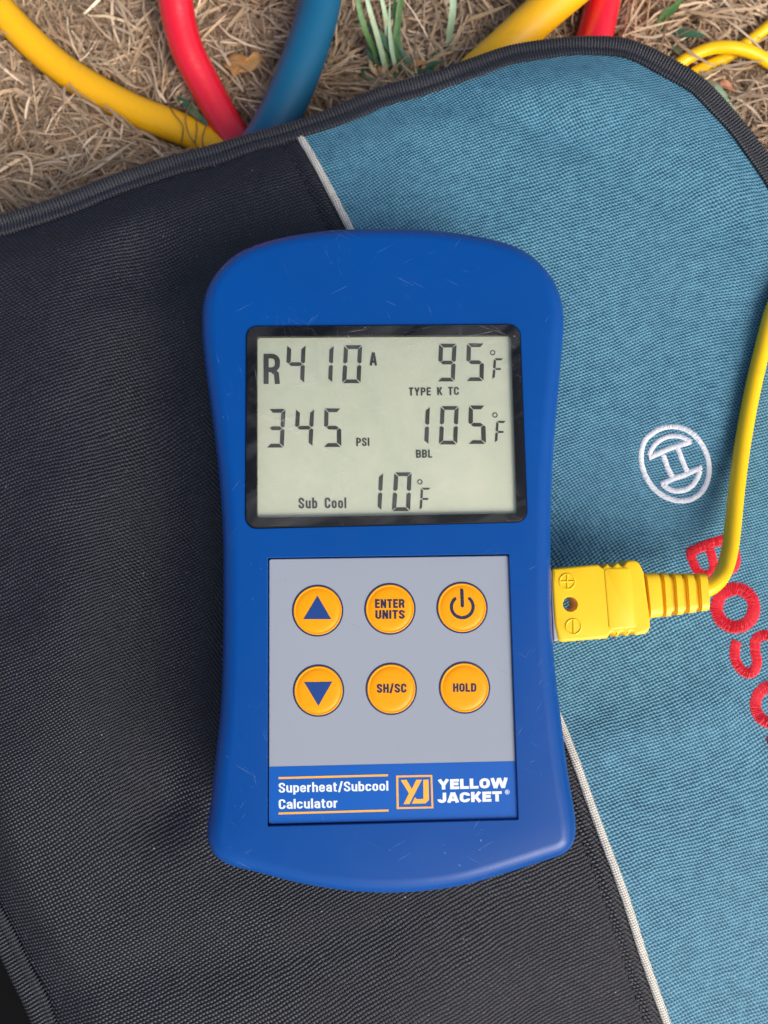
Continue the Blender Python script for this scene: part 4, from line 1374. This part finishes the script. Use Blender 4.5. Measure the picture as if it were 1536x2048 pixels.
def strands(n_, xr, yr, lrange, wrange, segs, zr, curl, seed, under=0.012):
    r_ = np.random.default_rng(seed)
    x = r_.uniform(xr[0], xr[1], n_); y = r_.uniform(yr[0], yr[1], n_)
    keep = ~(inside(x, y) & (edge_dist(x, y) > under))
    x, y = x[keep], y[keep]; n_ = len(x)
    ang = field(x, y, 150, 3) * 1.6 + field(x, y, 60, 5) * 1.3 + r_.normal(0, 0.75, n_)
    L = r_.uniform(lrange[0], lrange[1], n_); W = r_.uniform(wrange[0], wrange[1], n_)
    clump = field(x, y, 330, 9)
    z = GZ + r_.uniform(zr[0], zr[1], n_) + 0.0016 * clump
    kap = r_.normal(0, curl, n_)
    dk = r_.normal(0, curl * 1.2, n_)
    pitch = r_.normal(0, 0.16, n_)
    cur = np.stack([x, y, z], -1)
    pts_ = [cur.copy()]
    dl = L / segs
    for s_ in range(segs):
        ang = ang + (kap + dk * math.sin(s_ * 1.3)) * dl
        step_ = np.stack([np.cos(ang) * np.cos(pitch), np.sin(ang) * np.cos(pitch), np.sin(pitch)], -1) * dl[:, None]
        cur = cur + step_
        cur[:, 2] = np.maximum(cur[:, 2], GZ - 0.001)
        pitch = pitch - 0.10
        pts_.append(cur.copy())
    Pn = np.stack(pts_, 1)                     # n, segs+1, 3
    # leave the hoses and the cable clear
    bad = np.zeros(n_, bool)
    for ax_, r in hose_axes:
        ax_ = ax_[::3]
        for s_ in range(segs + 1):
            q = Pn[:, s_]
            for c_ in range(0, n_, 3000):
                d = ((q[c_:c_+3000, None, :] - ax_[None]) ** 2).sum(-1)
                bad[c_:c_+3000] |= (d.min(1) < (r + 0.0002) ** 2)
                d2 = ((q[c_:c_+3000, None, :2] - ax_[None, :, :2]) ** 2).sum(-1)
                am = d2.argmin(1)
                bad[c_:c_+3000] |= (np.sqrt(d2.min(1)) < r * (0.7 if r > 0.004 else 1.0)) & (q[c_:c_+3000, 2] > ax_[am, 2])
    # nothing pokes up through the bag
    for s_ in range(segs + 1):
        q = Pn[:, s_]
        bad |= (q[:, 2] > -0.021) & inside(q[:, 0], q[:, 1])
        bad |= (q[:, 2] > -0.021)
    Pn = Pn[~bad]; W = W[~bad]; n_ = len(Pn)
    T_ = np.gradient(Pn, axis=1)
    T_ /= np.linalg.norm(T_, axis=2)[:, :, None] + 1e-12
    up = np.array([0, 0, 1.0])
    side = np.cross(T_, up)
    side /= np.linalg.norm(side, axis=2)[:, :, None] + 1e-12
    roll = r_.uniform(-0.9, 0.9, n_)[:, None, None]
    nrm = np.cross(side, T_)
    sd_ = side * np.cos(roll) + nrm * np.sin(roll)
    taper = np.sin(np.linspace(0.25, math.pi - 0.12, segs + 1)) ** 0.5
    hw = (W[:, None] * taper[None] / 2)[:, :, None]
    V_ = np.stack([Pn - sd_ * hw, Pn + sd_ * hw], 2)   # n, segs+1, 2, 3
    ci = r_.choice(len(pal), n_, p=pw)
    cc_ = (pal[ci] * 0.8 + 0.2 * np.array([0.42, 0.33, 0.25])) * r_.uniform(0.75, 1.75, (n_, 1)) ** 1.1 * np.array([1.0, 0.97, 0.95])
    C_ = np.ones((n_, segs + 1, 2, 4)); C_[..., :3] = cc_[:, None, None, :]
    base = (np.arange(n_) * (segs + 1) * 2)[:, None]
    s_ = np.arange(segs)[None] * 2
    q0 = base + s_
    Q_ = np.stack([q0, q0 + 1, q0 + 3, q0 + 2], -1).reshape(-1, 4)
    return V_.reshape(-1, 3), Q_, C_.reshape(-1, 4)

parts = [strands(52000, (w0.x, w1_.x), (w0.y, w1_.y), (0.006, 0.020), (0.00016, 0.00042), 7, (0.000, 0.0080), 130, 11),
         strands(9000, (w0.x, w1_.x), (w0.y, w1_.y), (0.010, 0.034), (0.0004, 0.0011), 7, (0.001, 0.0085), 60, 12),
         strands(15000, (w0.x, w1_.x), (w0.y, w1_.y), (0.006, 0.022), (0.0004, 0.0010), 3, (0.003, 0.0095), 22, 14),
         strands(42000, (-0.52, 0.52), (-0.42, 0.56), (0.010, 0.030), (0.0006, 0.0014), 5, (0.000, 0.007), 70, 13)]
vo = 0; VV, QQ, CC = [], [], []
for v_, q_, c_ in parts:
    VV.append(v_); QQ.append(q_ + vo); CC.append(c_); vo += len(v_)
o = np_mesh('dry_grass', np.concatenate(VV), np.concatenate(QQ), mat_strand, None, colors=np.concatenate(CC))
o['kind'] = 'stuff'
o['label'] = 'matted dry brown grass under and behind the bag'
o['category'] = 'grass'

# ------------------------------------------------------------------ grass blades and leaf scraps one can tell apart
def blade(path, w, m, parent, name='blade', fold=0.25):
    raw = [P(*q) for q in path]
    c = resample(catmull(raw, 8), 0.0012)
    ph = random.uniform(0, 6)
    for i, p in enumerate(c):
        f_ = i / max(1, len(c) - 1)
        c[i] = p + Vector((math.sin(ph + f_ * 7), math.cos(ph * 1.7 + f_ * 5), 0.5 * math.sin(f_ * 6 + ph))) * (0.0007 * f_)
    n_ = len(c); vs, fs = [], []
    for i, p in enumerate(c):
        t = (c[min(i + 1, n_ - 1)] - c[max(i - 1, 0)]).normalized()
        sd_ = t.cross(Vector((0, 0, 1)))
        if sd_.length < 0.05:
            sd_ = Vector((1, 0, 0))
        sd_.normalize()
        up_ = sd_.cross(t).normalized()
        f_ = i / (n_ - 1)
        ww = w * 0.5 * (0.75 + 0.35 * math.sin(math.pi * min(1, f_ * 1.2))) * (1 if f_ < 0.6 else max(0.04, 1 - ((f_ - 0.6) / 0.4) ** 2))
        vs += [p - sd_ * ww + up_ * ww * fold, p, p + sd_ * ww + up_ * ww * fold]
    for i in range(n_ - 1):
        for q in (0, 1):
            fs.append((i * 3 + q, i * 3 + q + 1, (i + 1) * 3 + q + 1, (i + 1) * 3 + q))
    return mesh(name, vs, fs, m, parent)

t1 = empty('grass_tuft', 'big tuft of green and pale grass blades just right of the blue hose', 'grass tuft', tuple(P(790, 185, GZ)))
T1 = [([(772, 190, -0.043), (752, 110, -0.034), (728, 55, -0.026), (706, -20, -0.020), (690, -90, -0.018)], 0.0024, mat_leaf_green),
      ([(785, 190, -0.043), (765, 120, -0.034), (748, 50, -0.026), (736, -10, -0.021), (730, -80, -0.018)], 0.0022, mat_leaf_pale),
      ([(790, 180, -0.043), (778, 90, -0.033), (768, 30, -0.026), (757, -20, -0.022), (750, -80, -0.020)], 0.0020, mat_leaf_pale),
      ([(790, 190, -0.043), (792, 100, -0.033), (800, 30, -0.027), (806, -30, -0.022), (812, -90, -0.020)], 0.0026, mat_leaf_green),
      ([(800, 190, -0.043), (786, 110, -0.033), (782, 50, -0.028), (776, -10, -0.024)], 0.0018, mat_leaf_pale),
      ([(812, 190, -0.043), (806, 130, -0.036), (797, 70, -0.031), (790, 20, -0.028), (786, -40, -0.026)], 0.0022, mat_leaf_green),
      ([(818, 175, -0.043), (800, 130, -0.036), (772, 85, -0.031), (735, 55, -0.029), (700, 40, -0.030)], 0.0034, mat_leaf_dark),
      ([(808, 178, -0.043), (775, 140, -0.038), (745, 112, -0.034), (735, 90, -0.033)], 0.0032, mat_leaf_dark),
      ([(825, 180, -0.043), (820, 140, -0.037), (805, 105, -0.033), (790, 75, -0.030)], 0.0028, mat_leaf_dark),
      ([(762, 195, -0.043), (748, 150, -0.038), (738, 110, -0.036), (728, 80, -0.036)], 0.0018, mat_leaf_pale),
      ([(828, 170, -0.043), (840, 128, -0.038), (866, 100, -0.036), (895, 90, -0.038), (905, 98, -0.041)], 0.0014, mat_straw),
      ([(780, 190, -0.043), (776, 140, -0.037), (765, 105, -0.033), (752, 80, -0.031)], 0.0020, mat_leaf_green)]
for pth, w, m in T1:
    blade(pth, w * 0.70, m, t1)
rb_ = random.Random(5)
for i in range(26):
    bx, by = rb_.uniform(755, 850), rb_.uniform(150, 200)
    a = rb_.uniform(-2.6, -0.5); L = rb_.uniform(30, 75)
    blade([(bx, by, -0.043), (bx + L * 0.4 * math.cos(a), by + L * 0.5 * math.sin(a), -0.0385), (bx + L * math.cos(a), by + L * math.sin(a), -0.0355), (bx + L * 1.5 * math.cos(a + 0.2), by + L * 1.4 * math.sin(a + 0.2), rb_.uniform(-0.040, -0.034))],
          rb_.uniform(0.0009, 0.0019), rb_.choice((mat_leaf_dark, mat_leaf_green, mat_straw, mat_leaf_dark, mat_leaf_tan)), t1)
t2 = empty('grass_tuft', 'thin pale upright grass blade with a small green shoot left of the right yellow hose', 'grass tuft', tuple(P(905, 120, GZ)))
blade([(897, 120, -0.043), (899, 70, -0.034), (903, 20, -0.028), (906, -40, -0.024), (908, -90, -0.022)], 0.0019, mat_leaf_pale, t2)
blade([(902, 125, -0.043), (915, 100, -0.038), (935, 78, -0.036), (948, 66, -0.036)], 0.0015, mat_straw, t2)
blade([(900, 128, -0.043), (880, 112, -0.039), (862, 108, -0.038), (850, 116, -0.041)], 0.0020, mat_leaf_dark, t2)
blade([(890, 75, -0.040), (930, 45, -0.036), (980, 22, -0.034), (1030, 5, -0.034)], 0.0012, mat_straw, t2)
t3 = empty('grass_tuft', 'small green grass shoot with a flat blade, above the rounded corner of the bag', 'grass tuft', tuple(P(1325, 75, GZ)))
blade([(1327, 78, -0.042), (1322, 52, -0.038), (1328, 32, -0.035), (1350, 12, -0.033), (1378, -6, -0.031)], 0.0026, mat_leaf_green, t3)
blade([(1328, 64, -0.041), (1350, 68, -0.0375), (1380, 70, -0.0365), (1412, 71, -0.037)], 0.0030, mat_leaf_dark, t3)
blade([(1328, 70, -0.042), (1340, 88, -0.039), (1356, 104, -0.038), (1374, 118, -0.039)], 0.0024, mat_leaf_dark, t3)
blade([(1328, 74, -0.042), (1316, 62, -0.039), (1312, 44, -0.038)], 0.0018, mat_leaf_green, t3)
t4 = empty('grass_shoot', 'single pale green grass blade below the crossing yellow cables', 'grass blade', tuple(P(1430, 180, GZ)))
blade([(1398, 150, -0.040), (1420, 170, -0.0375), (1448, 198, -0.036), (1482, 226, -0.037)], 0.0030, mat_leaf_pale, t4)
t5 = empty('grass_shoot', 'short dark green grass blade between the left yellow hose and the red hose', 'grass blade', tuple(P(365, 205, GZ)))
blade([(416, 250, -0.0362), (396, 232, -0.0362), (372, 208, -0.0368), (350, 186, -0.038)], 0.0021, mat_leaf_dark, t5)
t6 = empty('withered_plant', 'thin brown dry stems bent over the end of the left yellow hose', 'dry plant', tuple(P(375, 280, GZ)))
for pth in ([(386, 200, -0.0365), (374, 222, -0.0352), (372, 245, -0.0346), (378, 268, -0.0347), (398, 298, -0.038)],
            [(418, 246, -0.0365), (410, 258, -0.0352), (405, 280, -0.0349), (408, 300, -0.038)],
            [(335, 205, -0.038), (350, 230, -0.0346), (366, 252, -0.0344), (362, 290, -0.039)],
            [(392, 240, -0.0366), (394, 262, -0.0347), (390, 286, -0.0366)]):
    c = resample(catmull([P(*q) for q in pth], 8), 0.0008)
    v_, f_ = tube(c, 0.00019, 7)
    mesh('stem', v_, f_, mat_brown_stem, t6)

def leaf(name, label, loop_px, z, m, curl=0.0012):
    pts_ = ccw([P(x, y, z) for x, y in loop_px])
    lp = ccw(resample(catmull(pts_, 5, True), 0.0009, True))
    ctr = sum(lp, Vector()) / len(lp)
    root = empty(name, label, 'leaf', (ctr.x, ctr.y, GZ))
    rings_ = []
    for f_ in (1.0, 0.7, 0.4, 0.12):
        r_ = []
        for i, v in enumerate(lp):
            q = ctr.lerp(v, f_)
            q.z = z + curl * f_ * f_ * math.sin(i / len(lp) * 4 * math.pi) + 0.0006 * f_
            r_.append(q)
        rings_.append(r_)
    v_, f2 = loft(rings_, close_top=True)
    o = mesh('leaf_surface', v_, f2, m, root)
    sol = o.modifiers.new('thickness', 'SOLIDIFY'); sol.thickness = 0.00025
    return root
leaf('dry_leaf', 'crumpled tan dead leaf between the red and the blue hose', [(447, 118), (462, 104), (484, 112), (500, 124), (512, 108), (525, 118), (518, 130), (498, 142), (478, 148), (470, 162), (462, 146), (448, 134)], -0.0355, mat_leaf_tan)
leaf('dry_leaf', 'small orange dead leaf scrap right of the pale green grass blade', [(1436, 166), (1450, 164), (1463, 172), (1470, 183), (1458, 182), (1446, 178)], -0.0365, mat_leaf_orange, 0.0006)
